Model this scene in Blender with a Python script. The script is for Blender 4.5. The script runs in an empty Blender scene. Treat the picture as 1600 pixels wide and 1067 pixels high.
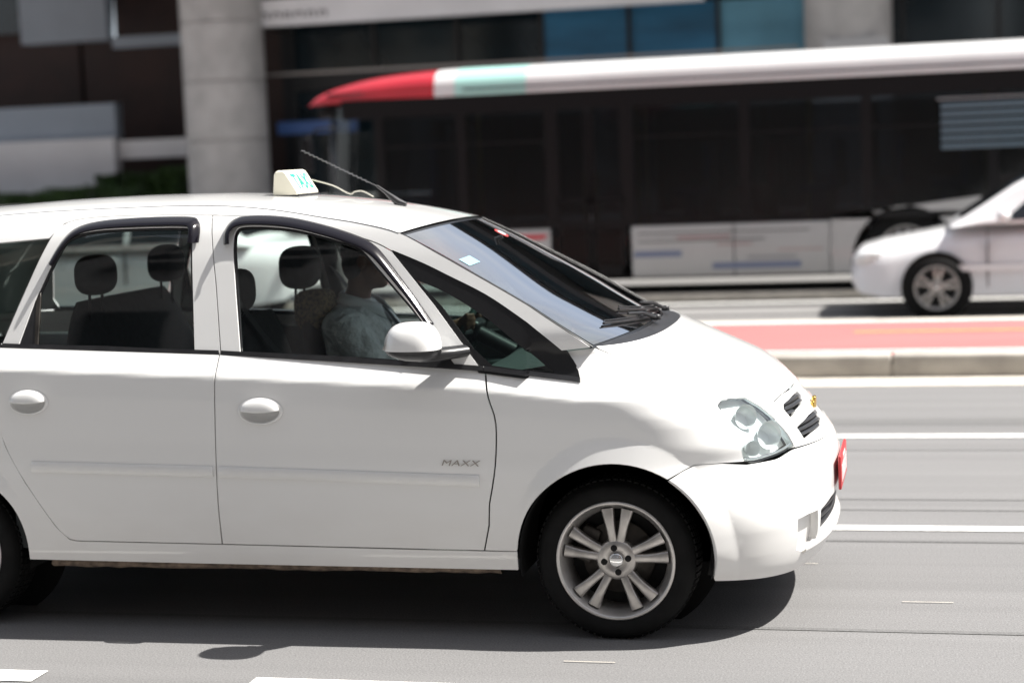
import bpy, math, random
import numpy as np
from mathutils import Vector, Matrix
from mathutils.geometry import delaunay_2d_cdt
PI = math.pi
R = math.radians
random.seed(7)
rng = np.random.default_rng(7)
scene = bpy.context.scene
COL = scene.collection

# ---------------------------------------------------------------- camera
cd = bpy.data.cameras.new('camera')
cam = bpy.data.objects.new('camera', cd)
COL.objects.link(cam)
cR = Vector((0.9722851584, 0.2302401295, -0.0406331571))
cU = Vector((0.0151268651, 0.1114817171, 0.9936513497))
cF = Vector((-0.2333082695, 0.9667271124, -0.1049092076))
M = Matrix((cR, cU, -cF)).transposed().to_4x4()
M.translation = Vector((1.12429, -6.89021, 1.7394))
cam.matrix_world = M
cd.sensor_width = 36.0
cd.lens = 2768.0 / 1600.0 * 36.0
cd.clip_start = .1
cd.clip_end = 3000
cd.dof.use_dof = True
cd.dof.focus_distance = 6.35
cd.dof.aperture_fstop = 1.6
scene.camera = cam

# ---------------------------------------------------------------- light
SUN = Vector((.66, .17, 1.05)).normalized()           # towards the sun
w = bpy.data.worlds.new("World"); scene.world = w; w.use_nodes = True
nt = w.node_tree; nt.nodes.clear()
sky = nt.nodes.new('ShaderNodeTexSky'); sky.sky_type = 'NISHITA'; sky.sun_disc = False
sky.sun_elevation = math.asin(SUN.z)
sky.sun_rotation = math.atan2(SUN.x, SUN.y)
sky.air_density = 1.0; sky.dust_density = 3.0; sky.ozone_density = 1.0
bg = nt.nodes.new('ShaderNodeBackground'); bg.inputs['Strength'].default_value = .07
wo = nt.nodes.new('ShaderNodeOutputWorld')
tcw = nt.nodes.new('ShaderNodeTexCoord'); mpw = nt.nodes.new('ShaderNodeMapping'); mpw.inputs['Scale'].default_value = (1, 1, 2.6); mpw.inputs['Location'].default_value = (.6, .2, 0)
nzw = nt.nodes.new('ShaderNodeTexNoise'); nzw.inputs['Scale'].default_value = 2.1; nzw.inputs['Detail'].default_value = 9; nzw.inputs['Roughness'].default_value = .56
rmw = nt.nodes.new('ShaderNodeValToRGB'); rmw.color_ramp.elements[0].position = .33; rmw.color_ramp.elements[1].position = .64
mxw = nt.nodes.new('ShaderNodeMix'); mxw.data_type = 'RGBA'; mxw.inputs['B'].default_value = (5.3, 5.4, 5.6, 1)      # thin bright cloud
nt.links.new(tcw.outputs['Generated'], mpw.inputs[0]); nt.links.new(mpw.outputs[0], nzw.inputs['Vector']); nt.links.new(nzw.outputs['Fac'], rmw.inputs[0])
nt.links.new(rmw.outputs[0], mxw.inputs['Factor']); nt.links.new(sky.outputs[0], mxw.inputs['A']); nt.links.new(mxw.outputs['Result'], bg.inputs[0]); nt.links.new(bg.outputs[0], wo.inputs[0])
ld = bpy.data.lights.new('sun', 'SUN'); ld.energy = 4.6; ld.angle = R(.53); ld.color = (1, .965, .91)
sun = bpy.data.objects.new('sun', ld); COL.objects.link(sun)
sun.rotation_euler = SUN.to_track_quat('Z', 'Y').to_euler()
vs = scene.view_settings
scene.display_settings.display_device = 'sRGB'
vs.view_transform = 'Standard'; vs.look = 'None'; vs.gamma = 1; vs.use_curve_mapping = False
vs.exposure = 1.15
scene.cycles.max_bounces = 10
scene.cycles.transparent_max_bounces = 24
scene.cycles.sample_clamp_indirect = 6
scene.cycles.use_denoising = True

# ---------------------------------------------------------------- materials
MAT = {}
def mat(name, col, rough=.5, metal=0., coat=0., noise=None, bump=None, spec=.5, emit=None, coords='Object', coatr=.03):
    """noise=(scale, amount[, (sx,sy,sz)]) varies the colour, bump=(scale, strength[, distance])"""
    if name in MAT: return MAT[name]
    m = bpy.data.materials.new(name); m.use_nodes = True
    n = m.node_tree.nodes; l = m.node_tree.links
    b = n['Principled BSDF']
    b.inputs['Base Color'].default_value = (*col, 1)
    b.inputs['Roughness'].default_value = rough
    b.inputs['Metallic'].default_value = metal
    b.inputs['Coat Weight'].default_value = coat
    b.inputs['Coat Roughness'].default_value = coatr
    b.inputs['Specular IOR Level'].default_value = spec
    if emit: b.inputs['Emission Color'].default_value = (*col, 1); b.inputs['Emission Strength'].default_value = emit
    if noise or bump:
        tc = n.new('ShaderNodeTexCoord')
        mp = n.new('ShaderNodeMapping'); l.new(tc.outputs[coords], mp.inputs[0])
        if noise and len(noise) > 2: mp.inputs['Scale'].default_value = noise[2]
    if noise:
        t = n.new('ShaderNodeTexNoise'); t.inputs['Scale'].default_value = noise[0]; t.inputs['Detail'].default_value = 6
        l.new(mp.outputs[0], t.inputs['Vector'])
        cr = n.new('ShaderNodeValToRGB')
        a = noise[1]
        cr.color_ramp.elements[0].position = .3; cr.color_ramp.elements[1].position = .7
        cr.color_ramp.elements[0].color = (*[c * (1 - a) for c in col], 1)
        cr.color_ramp.elements[1].color = (*[min(1, c * (1 + a)) for c in col], 1)
        l.new(t.outputs['Fac'], cr.inputs[0]); l.new(cr.outputs[0], b.inputs['Base Color'])
    if bump:
        t2 = n.new('ShaderNodeTexNoise'); t2.inputs['Scale'].default_value = bump[0]; t2.inputs['Detail'].default_value = 4
        l.new(tc.outputs[coords], t2.inputs['Vector'])
        bp = n.new('ShaderNodeBump'); bp.inputs['Strength'].default_value = bump[1]
        bp.inputs['Distance'].default_value = bump[2] if len(bump) > 2 else .01
        l.new(t2.outputs['Fac'], bp.inputs['Height']); l.new(bp.outputs[0], b.inputs['Normal'])
    MAT[name] = m
    return m

def glass(name, tint, refl=1.0, rough=.0):
    """thin pane: tinted see-through plus a Fresnel mirror"""
    m = bpy.data.materials.new(name); m.use_nodes = True
    n = m.node_tree.nodes; l = m.node_tree.links
    n.remove(n['Principled BSDF'])
    tr = n.new('ShaderNodeBsdfTransparent'); tr.inputs[0].default_value = (*tint, 1)
    gl = n.new('ShaderNodeBsdfGlossy'); gl.inputs['Roughness'].default_value = rough
    fr = n.new('ShaderNodeLayerWeight'); fr.inputs['Blend'].default_value = .5
    # Schlick: .05 + .95 (1-cos)^5 from the facing output
    pw = n.new('ShaderNodeMath'); pw.operation = 'POWER'; pw.inputs[1].default_value = 5
    ma = n.new('ShaderNodeMath'); ma.operation = 'MULTIPLY_ADD'; ma.inputs[1].default_value = .93 * refl; ma.inputs[2].default_value = .07 * refl
    l.new(fr.outputs['Facing'], pw.inputs[0]); l.new(pw.outputs[0], ma.inputs[0])
    mx = n.new('ShaderNodeMixShader')
    l.new(ma.outputs[0], mx.inputs[0]); l.new(tr.outputs[0], mx.inputs[1]); l.new(gl.outputs[0], mx.inputs[2])
    l.new(mx.outputs[0], n['Material Output'].inputs['Surface'])
    MAT[name] = m
    return m

def paint_mat(name, col, dirt=(.42, .36, .30)):
    """white car lacquer with road film towards the sills (a real stain that stays with the car)"""
    m = bpy.data.materials.new(name); m.use_nodes = True
    n = m.node_tree.nodes; l = m.node_tree.links; b = n['Principled BSDF']
    b.inputs['Roughness'].default_value = .38; b.inputs['Coat Weight'].default_value = 1.; b.inputs['Coat Roughness'].default_value = .045
    tc = n.new('ShaderNodeTexCoord'); sp = n.new('ShaderNodeSeparateXYZ'); l.new(tc.outputs['Object'], sp.inputs[0])
    mr = n.new('ShaderNodeMapRange'); mr.inputs['From Min'].default_value = .62; mr.inputs['From Max'].default_value = .2
    l.new(sp.outputs['Z'], mr.inputs['Value'])
    tn = n.new('ShaderNodeTexNoise'); tn.inputs['Scale'].default_value = 3.5; tn.inputs['Detail'].default_value = 7
    mp = n.new('ShaderNodeMapping'); mp.inputs['Scale'].default_value = (1, 1, 2.2)
    l.new(tc.outputs['Object'], mp.inputs[0]); l.new(mp.outputs[0], tn.inputs['Vector'])
    mu = n.new('ShaderNodeMath'); mu.operation = 'MULTIPLY'; l.new(mr.outputs[0], mu.inputs[0]); l.new(tn.outputs['Fac'], mu.inputs[1])
    mu2 = n.new('ShaderNodeMath'); mu2.operation = 'MULTIPLY'; mu2.inputs[1].default_value = .45; l.new(mu.outputs[0], mu2.inputs[0])
    mx = n.new('ShaderNodeMix'); mx.data_type = 'RGBA'
    mx.inputs['A'].default_value = (*col, 1); mx.inputs['B'].default_value = (*dirt, 1)
    l.new(mu2.outputs[0], mx.inputs['Factor']); l.new(mx.outputs['Result'], b.inputs['Base Color'])
    # orange-peel ripple
    t2 = n.new('ShaderNodeTexNoise'); t2.inputs['Scale'].default_value = 2.2; t2.inputs['Detail'].default_value = 1
    bp = n.new('ShaderNodeBump'); bp.inputs['Strength'].default_value = .12; bp.inputs['Distance'].default_value = .006
    l.new(tc.outputs['Object'], t2.inputs['Vector']); l.new(t2.outputs['Fac'], bp.inputs['Height'])
    l.new(bp.outputs[0], b.inputs['Coat Normal'])
    MAT[name] = m
    return m

WHITE = paint_mat('white_lacquer', (.80, .80, .79))
BLACKP = mat('black_plastic', (.018, .018, .02), .38, noise=(30, .3))
BLACKM = mat('matt_black', (.006, .006, .006), .9)
LINER = mat('wheel_liner', (.002, .002, .002), .95, noise=(12, .3))
GLOSSB = mat('smoked_acrylic', (.006, .005, .008), .16, spec=.35)
GLS = glass('side_glass', (.84, .895, .875), .8)
GLW = glass('windscreen_glass', (.66, .75, .72), 3.6)
RUBBER = mat('tyre_rubber', (.006, .006, .006), .85, noise=(25, .3), bump=(80, .3, .002), spec=.25)
ALLOY = mat('alloy', (.58, .56, .54), .38, .85, noise=(9, .2))
ALLOYD = mat('alloy_dust', (.46, .44, .42), .36, .9, noise=(14, .3))
STEEL = mat('dark_steel', (.05, .045, .04), .5, .6, noise=(20, .4))
CHROME = mat('chrome', (.75, .75, .75), .12, 1)
FABRIC = mat('seat_fabric', (.012, .012, .013), .9, noise=(40, .35), bump=(150, .4, .002))
FABR2 = mat('seat_cover_pattern', (.16, .115, .06), .9, noise=(75, .98))
DASHM = mat('dash_plastic', (.060, .072, .070), .6, noise=(60, .15), bump=(200, .3, .001))
TRIM = mat('door_card', (.028, .032, .033), .8, noise=(25, .25))
HEADL = mat('headliner', (.05, .05, .05), .95, noise=(30, .15))

# ---------------------------------------------------------------- object helpers
def setp(o, label=None, cat=None, group=None, kind=None):
    if label: o['label'] = label
    if cat: o['category'] = cat
    if group: o['group'] = group
    if kind: o['kind'] = kind
    return o
def empty(name, label, cat, loc=(0, 0, 0), rz=0, group=None):
    o = bpy.data.objects.new(name, None); COL.objects.link(o)
    o.location = loc; o.rotation_euler = (0, 0, rz); o.empty_display_size = .2
    return setp(o, label, cat, group)
def link(name, me, m=None, parent=None, kind=None):
    o = bpy.data.objects.new(name, me); COL.objects.link(o)
    if m is not None:
        me.materials.clear()
        for q in (m if isinstance(m, (list, tuple)) else [m]): me.materials.append(q)
    if parent is not None: o.parent = parent
    if kind: o['kind'] = kind
    return o
def copy_tree(o, parent=None):
    c = o.copy(); COL.objects.link(c); c.parent = parent
    for ch in list(o.children): copy_tree(ch, c)
    return c

class MB:
    """collects geometry for one mesh"""
    def __init__(s): s.v = []; s.f = []; s.sm = []; s.mi = []; s.cm = 0
    def add(s, vs, fs, smooth=False):
        b = len(s.v); s.v += [tuple(map(float, p)) for p in vs]
        s.f += [tuple(b + i for i in f) for f in fs]; s.sm += [smooth] * len(fs); s.mi += [s.cm] * len(fs)
        return s
    def box(s, x0, x1, y0, y1, z0, z1):
        v = [(x, y, z) for z in (z0, z1) for y in (y0, y1) for x in (x0, x1)]
        return s.add(v, [(0, 2, 3, 1), (4, 5, 7, 6), (0, 1, 5, 4), (2, 6, 7, 3), (0, 4, 6, 2), (1, 3, 7, 5)])
    def bbox(s, x0, x1, y0, y1, z0, z1, b=.01, n=3):
        """rounded box: superellipsoid-like, from a bevelled grid"""
        cx, cy, cz = (x0+x1)/2, (y0+y1)/2, (z0+z1)/2; hx, hy, hz = (x1-x0)/2, (y1-y0)/2, (z1-z0)/2
        b = min(b, hx*.99, hy*.99, hz*.99)
        def ring(h):  # samples -h..h with arc ends
            a = [-(h-b) - b*math.sin(PI/2*(1-i/n)) for i in range(n)] + [-(h-b), (h-b)] + [(h-b) + b*math.sin(PI/2*(i+1)/n) for i in range(n)]
            return a
        vs = []; fs = []
        # cube-sphere style on 6 faces
        def face(ax, sg):
            h = (hx, hy, hz); u, v = [(1, 2), (2, 0), (0, 1)][ax]
            ru, rv = ring(h[u]), ring(h[v]); base = len(vs)
            for p in ru:
                for q in rv:
                    P = [0, 0, 0]; P[ax] = sg*h[ax]; P[u] = p; P[v] = q
                    c = [max(-(h[k]-b), min(h[k]-b, P[k])) for k in range(3)]
                    d = [P[k]-c[k] for k in range(3)]; L = math.sqrt(sum(t*t for t in d)) or 1
                    vs.append((cx+c[0]+d[0]/L*b, cy+c[1]+d[1]/L*b, cz+c[2]+d[2]/L*b))
            nu, nv = len(ru), len(rv)
            for i in range(nu-1):
                for j in range(nv-1):
                    q = (base+i*nv+j, base+(i+1)*nv+j, base+(i+1)*nv+j+1, base+i*nv+j+1)
                    fs.append(q if sg > 0 else q[::-1])
        for ax in range(3):
            face(ax, 1); face(ax, -1)
        return s.add(vs, fs, True)
    def tube(s, pts, r, n=10, caps=True, smooth=True):
        pts = [Vector(p) for p in pts]; rs = r if isinstance(r, (list, tuple)) else [r]*len(pts)
        vs = []; fs = []; up = None
        for i, p in enumerate(pts):
            t = (pts[min(i+1, len(pts)-1)] - pts[max(i-1, 0)]).normalized()
            if up is None:
                up = t.orthogonal().normalized()
            up = (up - t*up.dot(t)).normalized(); sd = t.cross(up)
            for k in range(n):
                a = 2*PI*k/n; vs.append(p + (up*math.cos(a)+sd*math.sin(a))*rs[i])
        for i in range(len(pts)-1):
            for k in range(n):
                k2 = (k+1) % n; fs.append((i*n+k, i*n+k2, (i+1)*n+k2, (i+1)*n+k))
        s.add(vs, fs, smooth)
        if caps:
            s.add(vs[:n], [tuple(range(n))[::-1]]); s.add(vs[-n:], [tuple(range(n))])
        return s
    def lathe(s, prof, axis='Y', c=(0, 0, 0), n=48, smooth=True, a0=0, a1=2*PI):
        """prof: list of (radius, along axis)"""
        full = abs(a1-a0-2*PI) < 1e-6; m = n if full else n+1; vs = []; fs = []
        for r, h in prof:
            for k in range(m):
                a = a0+(a1-a0)*k/n; p, q = r*math.cos(a), r*math.sin(a)
                vs.append({'Y': (c[0]+p, c[1]+h, c[2]+q), 'Z': (c[0]+p, c[1]+q, c[2]+h), 'X': (c[0]+h, c[1]+p, c[2]+q)}[axis])
        for i in range(len(prof)-1):
            for k in range(n):
                k2 = (k+1) % m; fs.append((i*m+k, (i+1)*m+k, (i+1)*m+k2, i*m+k2))
        return s.add(vs, fs, smooth)
    def grid(s, P, smooth=True, flip=False):
        """P: (nu,nv,3)"""
        P = np.asarray(P); nu, nv = P.shape[:2]; fs = []
        for i in range(nu-1):
            for j in range(nv-1):
                q = (i*nv+j, (i+1)*nv+j, (i+1)*nv+j+1, i*nv+j+1); fs.append(q[::-1] if flip else q)
        return s.add(P.reshape(-1, 3), fs, smooth)
    def prism(s, poly, y0, y1, plane='XZ'):
        n = len(poly); A = lambda p, d: (p[0], d, p[1]) if plane == 'XZ' else ((p[0], p[1], d) if plane == 'XY' else (d, p[0], p[1]))
        s.add([A(p, y0) for p in poly]+[A(p, y1) for p in poly],
              [tuple(range(n))[::-1], tuple(range(n, 2*n))] + [(i, (i+1) % n, n+(i+1) % n, n+i) for i in range(n)])
        return s
    def ell(s, c, r, n=16, m=10, rot=None):
        vs = []; fs = []
        for i in range(m+1):
            th = PI*i/m
            for k in range(n):
                a = 2*PI*k/n; p = Vector((r[0]*math.sin(th)*math.cos(a), r[1]*math.sin(th)*math.sin(a), r[2]*math.cos(th)))
                if rot: p = rot @ p
                vs.append((c[0]+p.x, c[1]+p.y, c[2]+p.z))
        for i in range(m):
            for k in range(n):
                k2 = (k+1) % n; fs.append((i*n+k, (i+1)*n+k, (i+1)*n+k2, i*n+k2))
        return s.add(vs, fs, True)
    def mesh(s, name):
        me = bpy.data.meshes.new(name); me.from_pydata(s.v, [], s.f)
        me.polygons.foreach_set('use_smooth', s.sm); me.polygons.foreach_set('material_index', s.mi); me.update()
        return me
    def obj(s, name, m, parent=None, kind=None, bevel=None):
        o = link(name, s.mesh(name), m, parent, kind)
        if bevel:
            b = o.modifiers.new('bevel', 'BEVEL'); b.width = bevel; b.segments = 2; b.limit_method = 'ANGLE'
        return o

def cr(pts, n=6, closed=False):
    """Catmull-Rom through points"""
    P = [np.array(p, float) for p in pts]; out = []
    N = len(P)
    rng_ = range(N) if closed else range(N-1)
    for i in rng_:
        if closed: a, b, c, d = P[i-1], P[i], P[(i+1) % N], P[(i+2) % N]
        else: a, b, c, d = P[max(i-1, 0)], P[i], P[i+1], P[min(i+2, N-1)]
        for k in range(n):
            t = k/n; out.append(tuple(.5*((2*b)+(-a+c)*t+(2*a-5*b+4*c-d)*t*t+(-a+3*b-3*c+d)*t**3)))
    if not closed: out.append(tuple(P[-1]))
    return out
def arc(c, r, a0, a1, n=24):
    return [(c[0]+r*math.cos(R(a0+(a1-a0)*i/n)), c[1]+r*math.sin(R(a0+(a1-a0)*i/n))) for i in range(n+1)]

# ---------------------------------------------------------------- the taxi's body surface
def sst(a, b, x):
    t = np.clip((x-a)/(b-a), 0, 1); return t*t*(3-2*t)
def smooth_table(xs, ys, win, n=1500):
    g = np.linspace(xs[0], xs[-1], n); v = np.interp(g, xs, ys); k = max(1, int(win/(g[1]-g[0])))
    for _ in range(2):
        p = np.concatenate([2*v[0]-v[1:k+1][::-1], v, 2*v[-1]-v[-k-1:-1][::-1]])
        c = np.convolve(p, np.ones(2*k+1)/(2*k+1), 'valid'); v = c
    return g, v
NZ = [.14, .22, .27, .33, .40, .46, .54, .62, .69, .77, .84, .90, .952, 1.014, 1.06, 1.10]
NX = [.62, .705, .725, .738, .745, .748, .752, .735, .685, .625, .555, .475, .345, .20, .075, 0.0]
NZs, NXs = smooth_table(NZ, NX, .018)
LZ = [.10, .20, .25, .30, .45, .62, .75, .88, .945, .966, .978, 1.03, 1.12]
LW = [.75, .805, .822, .830, .842, .847, .8450, .8395, .8345, .8310, .8225, .789, .74]
LZs, LWs = smooth_table(LZ, LW, .0045)
UZ = [.90, 1.03, 1.20, 1.40, 1.50, 1.56, 1.64]
UW0 = [.825, .776, .712, .637, .59, .545, .45]
UW = [.825, .781, .728, .664, .622, .580, .485]
UZs, UWs = smooth_table(UZ, UW, .03)
def zb(x): return np.interp(x, [-3.4, -2.4, -1.47, -.47, -.1, .6], [1.10, 1.07, 1.03, .975, .93, .90])
def contour_r(th, z, kind, front=True):
    """polar radius of the plan section at height z, about (-.3,0) at the front, (-2.75,0) at the rear"""
    lo = np.zeros_like(th); hi = np.full_like(th, 2.0)
    if front:
        if kind == 'low':
            n = np.interp(z, NZs, NXs); xs = .05-.30*sst(.80, .95, z); p = 2.3+1.7*sst(.80, .97, z)+.4*sst(.84, .76, z)*sst(.62, .70, z)+1.7*sst(.64, .38, z); q = 1.85+.55*sst(.75, .97, z)+.35*sst(.64, .38, z)
        else: n = np.full_like(th, 1.35); xs = np.full_like(th, -.3); p = 4.; q = 2.4
        x0 = -.3; sg = 1
    else:
        n = np.interp(z, [.15, .3, .55, .9, 1.1, 1.3, 1.5, 1.62], [-3.22, -3.30, -3.34, -3.28, -3.24, -3.14, -2.98, -2.86]); xs = np.full_like(th, -2.75); p = 3.5; q = 2.6; x0 = -2.75; sg = -1
    for _ in range(34):
        m = .5*(lo+hi); x = x0+sg*m*np.sin(th); y = m*np.cos(th)
        if kind == 'low': ww = np.interp(z+(1.03-zb(np.minimum(x, -.1)))*sst(.55, .9, z), LZs, LWs)
        else: ww = np.interp(z, UZs, UWs)
        t = np.clip((x-xs)/(n-xs), 0, 5)
        g = t**p+(np.abs(y)/ww)**q
        ins = g < 1; lo = np.where(ins, m, lo); hi = np.where(ins, hi, m)
    return .5*(lo+hi)
KA = .84
def smap(a, z, kind='low', off=0., flare=True):
    """surface point for (a, z): a is x along the side, then an angle round the nose (or the tail)"""
    a = np.asarray(a, float); z = np.asarray(z, float); a, z = np.broadcast_arrays(a, z); a = a.astype(float); z = z.astype(float)
    f = a > -.3; r_ = a < -2.75
    x = a.copy()
    if kind == 'low': ww = np.interp(z+(1.03-zb(x))*sst(.55, .9, z), LZs, LWs)
    else: ww = np.interp(z, UZs, UWs)
    if kind != 'low': x = x+(np.interp(z, UZ, UW)-np.interp(z, UZ, UW0))*(1.12-x)/6.1
    y = -ww.copy(); nx = np.zeros_like(a); ny = -np.ones_like(a)
    if f.any():
        th = (a[f]+.3)/KA; rr = contour_r(th, z[f], kind, True)
        if kind == 'up':
            bl_ = sst(.95, 1.13, z[f]); rl = contour_r(th, np.minimum(z[f], 1.035), 'low', True); rr = rr*bl_+rl*(1-bl_)
        dx_ = x[f]-a[f]; x[f] = dx_-.3+rr*np.sin(th); y[f] = -rr*np.cos(th); nx[f] = np.sin(th); ny[f] = -np.cos(th)
    if r_.any():
        th = (-2.75-a[r_])/KA; rr = contour_r(th, z[r_], kind, False)
        dx_ = x[r_]-a[r_]; x[r_] = dx_-2.75-rr*np.sin(th); y[r_] = -rr*np.cos(th); nx[r_] = -np.sin(th); ny[r_] = -np.cos(th)
    o = np.full_like(a, off) if np.isscalar(off) else off.copy()
    if kind == 'low' and flare:
        for cx, cz in ((0., .30), (-2.63, .30)):
            d = np.hypot(x-cx, z-cz); near = y < 0
            amp = sst(.36, .02, np.abs(x-cx)*0+np.where((x-cx) < 0, np.clip(-(x-cx)*1.0, 0, 9), 0)*1.0) if False else 1.0
            ang = np.arctan2(z-cz, (x-cx) if cx == 0. else -(x-cx))      # 0 = forward of the front wheel, pi/2 = above
            fade = sst(-.35, .1, ang)*sst(2.75, 2.1, ang)
            rad = .44-.045*sst(1.7, 2.6, ang)
            ff = np.clip((rad-d)/(rad-.352), 0, 1.1); o += .030*fade*ff*ff/(ff+.10)
    return np.stack([x+nx*o, y+ny*o, z], -1)
def to_a(x, y):
    if x <= -.3 and x >= -2.75: return x
    return -.3+KA*math.atan2(x+.3, -y) if x > -.3 else -2.75-KA*math.atan2(-2.75-x, -y)

def densify(poly, step):
    out = []
    for i in range(len(poly)):
        a, b = np.array(poly[i], float), np.array(poly[(i+1) % len(poly)], float)
        L = np.hypot((b-a)[0], (b-a)[1])
        if L < 1e-5: continue
        n = max(1, int(math.ceil(L/step)))
        for k in range(n): out.append(tuple(a+(b-a)*k/n))
    return out
def inpoly(px, py, poly):
    P = np.array(poly); x0, y0 = P[:, 0], P[:, 1]; x1, y1 = np.roll(x0, -1), np.roll(y0, -1)
    c = np.zeros(px.shape, bool)
    for a, b, d, e in zip(x0, y0, x1, y1):
        if b == e: continue
        m = ((b > py) != (e > py)) & (px < (d-a)*(py-b)/(e-b)+a); c ^= m
    return c
def edge_dist(px, py, poly):
    P = np.array(poly); best = np.full(px.shape, 9.)
    for i in range(len(P)):
        a, b = P[i], P[(i+1) % len(P)]; d = b-a; L = max(d@d, 1e-12)
        t = np.clip(((px-a[0])*d[0]+(py-a[1])*d[1])/L, 0, 1)
        best = np.minimum(best, np.hypot(px-a[0]-t*d[0], py-a[1]-t*d[1]))
    return best
def area(p): 
    P = np.array(p); return .5*np.sum(P[:, 0]*np.roll(P[:, 1], -1)-np.roll(P[:, 0], -1)*P[:, 1])

def panel_data(outline, fmap, holes=(), su=.045, sv=.014, rim=.012, rings=None):
    """triangulate a polygon in parameter space and lay it on a surface, with an edge turned inwards"""
    loops = [outline]+list(holes)
    loops = [l if (area(l) > 0) == (k == 0) else l[::-1] for k, l in enumerate(loops)]
    loops = [densify(l, .022) for l in loops]
    pts = []; edges = []
    for l in loops:
        b = len(pts); pts += l; edges += [(b+i, b+(i+1) % len(l)) for i in range(len(l))]
    A = np.array(loops[0]); u0, v0 = A.min(0); u1, v1 = A.max(0)
    gu, gv = np.meshgrid(np.arange(u0+su/2, u1, su), np.arange(v0+sv/2, v1, sv)); gu = gu.ravel(); gv = gv.ravel()
    ok = inpoly(gu, gv, loops[0])
    for h in loops[1:]: ok &= ~inpoly(gu, gv, h)
    gu, gv = gu[ok], gv[ok]; d = np.full(gu.shape, 9.)
    for l in loops: d = np.minimum(d, edge_dist(gu, gv, l))
    gu, gv = gu[d > .006], gv[d > .006]
    if rings is not None:       # extra rows of points around the wheel arches
        rp, rd = rings; keep = np.array([min(np.hypot(rp[:, 0]-u_, rp[:, 1]-v_)) > .006 for u_, v_ in zip(gu, gv)]); gu, gv = gu[keep], gv[keep]
        ok = inpoly(rp[:, 0], rp[:, 1], loops[0]); rp = rp[ok]; dd = edge_dist(rp[:, 0], rp[:, 1], loops[0]); rp = rp[dd > .005]
        gu = np.concatenate([gu, rp[:, 0]]); gv = np.concatenate([gv, rp[:, 1]])
    allp = pts+list(zip(gu.tolist(), gv.tolist()))
    r = delaunay_2d_cdt([Vector(p) for p in allp], edges, [], 0, 1e-6)
    V = np.array([tuple(p) for p in r[0]]); T = [t for t in r[2] if len(t) == 3]
    T = np.array(T); c = V[T].mean(1); ok = inpoly(c[:, 0], c[:, 1], loops[0])
    for h in loops[1:]: ok &= ~inpoly(c[:, 0], c[:, 1], h)
    T = T[ok]
    P = fmap(V[:, 0], V[:, 1]); e = 1.5e-3
    du = fmap(V[:, 0]+e, V[:, 1])-fmap(V[:, 0]-e, V[:, 1]); dv = fmap(V[:, 0], V[:, 1]+e)-fmap(V[:, 0], V[:, 1]-e)
    N = np.cross(du, dv); N /= np.linalg.norm(N, axis=1)[:, None]+1e-12
    # orient triangles along N
    n0 = np.cross(P[T[:, 1]]-P[T[:, 0]], P[T[:, 2]]-P[T[:, 0]]); fl = (n0*N[T[:, 0]]).sum(1) < 0
    T[fl] = T[fl][:, ::-1]
    verts = P.tolist(); norms = N.tolist(); faces = [tuple(t) for t in T.tolist()]
    if rim:
        for l in loops:
            L = np.array(l); Q = fmap(L[:, 0], L[:, 1])
            du = fmap(L[:, 0]+e, L[:, 1])-fmap(L[:, 0]-e, L[:, 1]); dv = fmap(L[:, 0], L[:, 1]+e)-fmap(L[:, 0], L[:, 1]-e)
            n = np.cross(du, dv); n /= np.linalg.norm(n, axis=1)[:, None]+1e-12
            t = np.roll(Q, -1, 0)-np.roll(Q, 1, 0); t /= np.linalg.norm(t, axis=1)[:, None]+1e-12
            side = np.cross(t, n); b = len(verts); m = len(l)      # outward for ccw loops
            verts += Q.tolist()+(Q-n*rim).tolist(); norms += (side*.8+n*.6).tolist()+side.tolist()
            for i in range(m):
                j = (i+1) % m; faces.append((b+i, b+m+i, b+m+j, b+j))
    return np.array(verts), np.array(norms), faces
def panel_mesh(name, parts, mirror=False):
    V = []; N = []; F = []; b = 0
    for v, n, f in parts:
        V.append(v); N.append(n); F += [tuple(i+b for i in q) for q in f]; b += len(v)
    V = np.vstack(V); N = np.vstack(N); N = N/(np.linalg.norm(N, axis=1)[:, None]+1e-12)
    if mirror:
        V = V*[1, -1, 1]; N = N*[1, -1, 1]; F = [f[::-1] for f in F]
    me = bpy.data.meshes.new(name); me.from_pydata(V.tolist(), [], F)
    me.polygons.foreach_set('use_smooth', [True]*len(F)); me.update()
    li = np.zeros(len(me.loops), int); me.loops.foreach_get('vertex_index', li)
    me.normals_split_custom_set([tuple(x) for x in N[li].tolist()])
    return me
LOW = lambda off=0., fl=True: (lambda a, z: smap(a, z, 'low', off, fl))
UP = lambda off=0.: (lambda a, z: smap(a, z, 'up', off))

taxi = empty('taxi', 'white people carrier taxi with grey alloy wheels driving in the near lane', 'taxi', (0, 0, 0))
def pair(name, parts, m, parent=taxi, both=True, far_parent=None, label=None):
    o = link(name, panel_mesh(name, parts), m, parent)
    if not both: return o, None
    p = link(name, panel_mesh(name, parts, True), m, far_parent if far_parent is not None else parent)
    return o, p

# --- traced outlines, metres: x forward from the front axle, z up
belt = lambda x: float(np.interp(x, [-2.45, -2.364, -1.463, -.853, -.465, -.143, -.06], [1.087, 1.082, 1.043, 1.004, .977, .937, .925]))  # lower edge of the black waist strip
G = .0022
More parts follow.
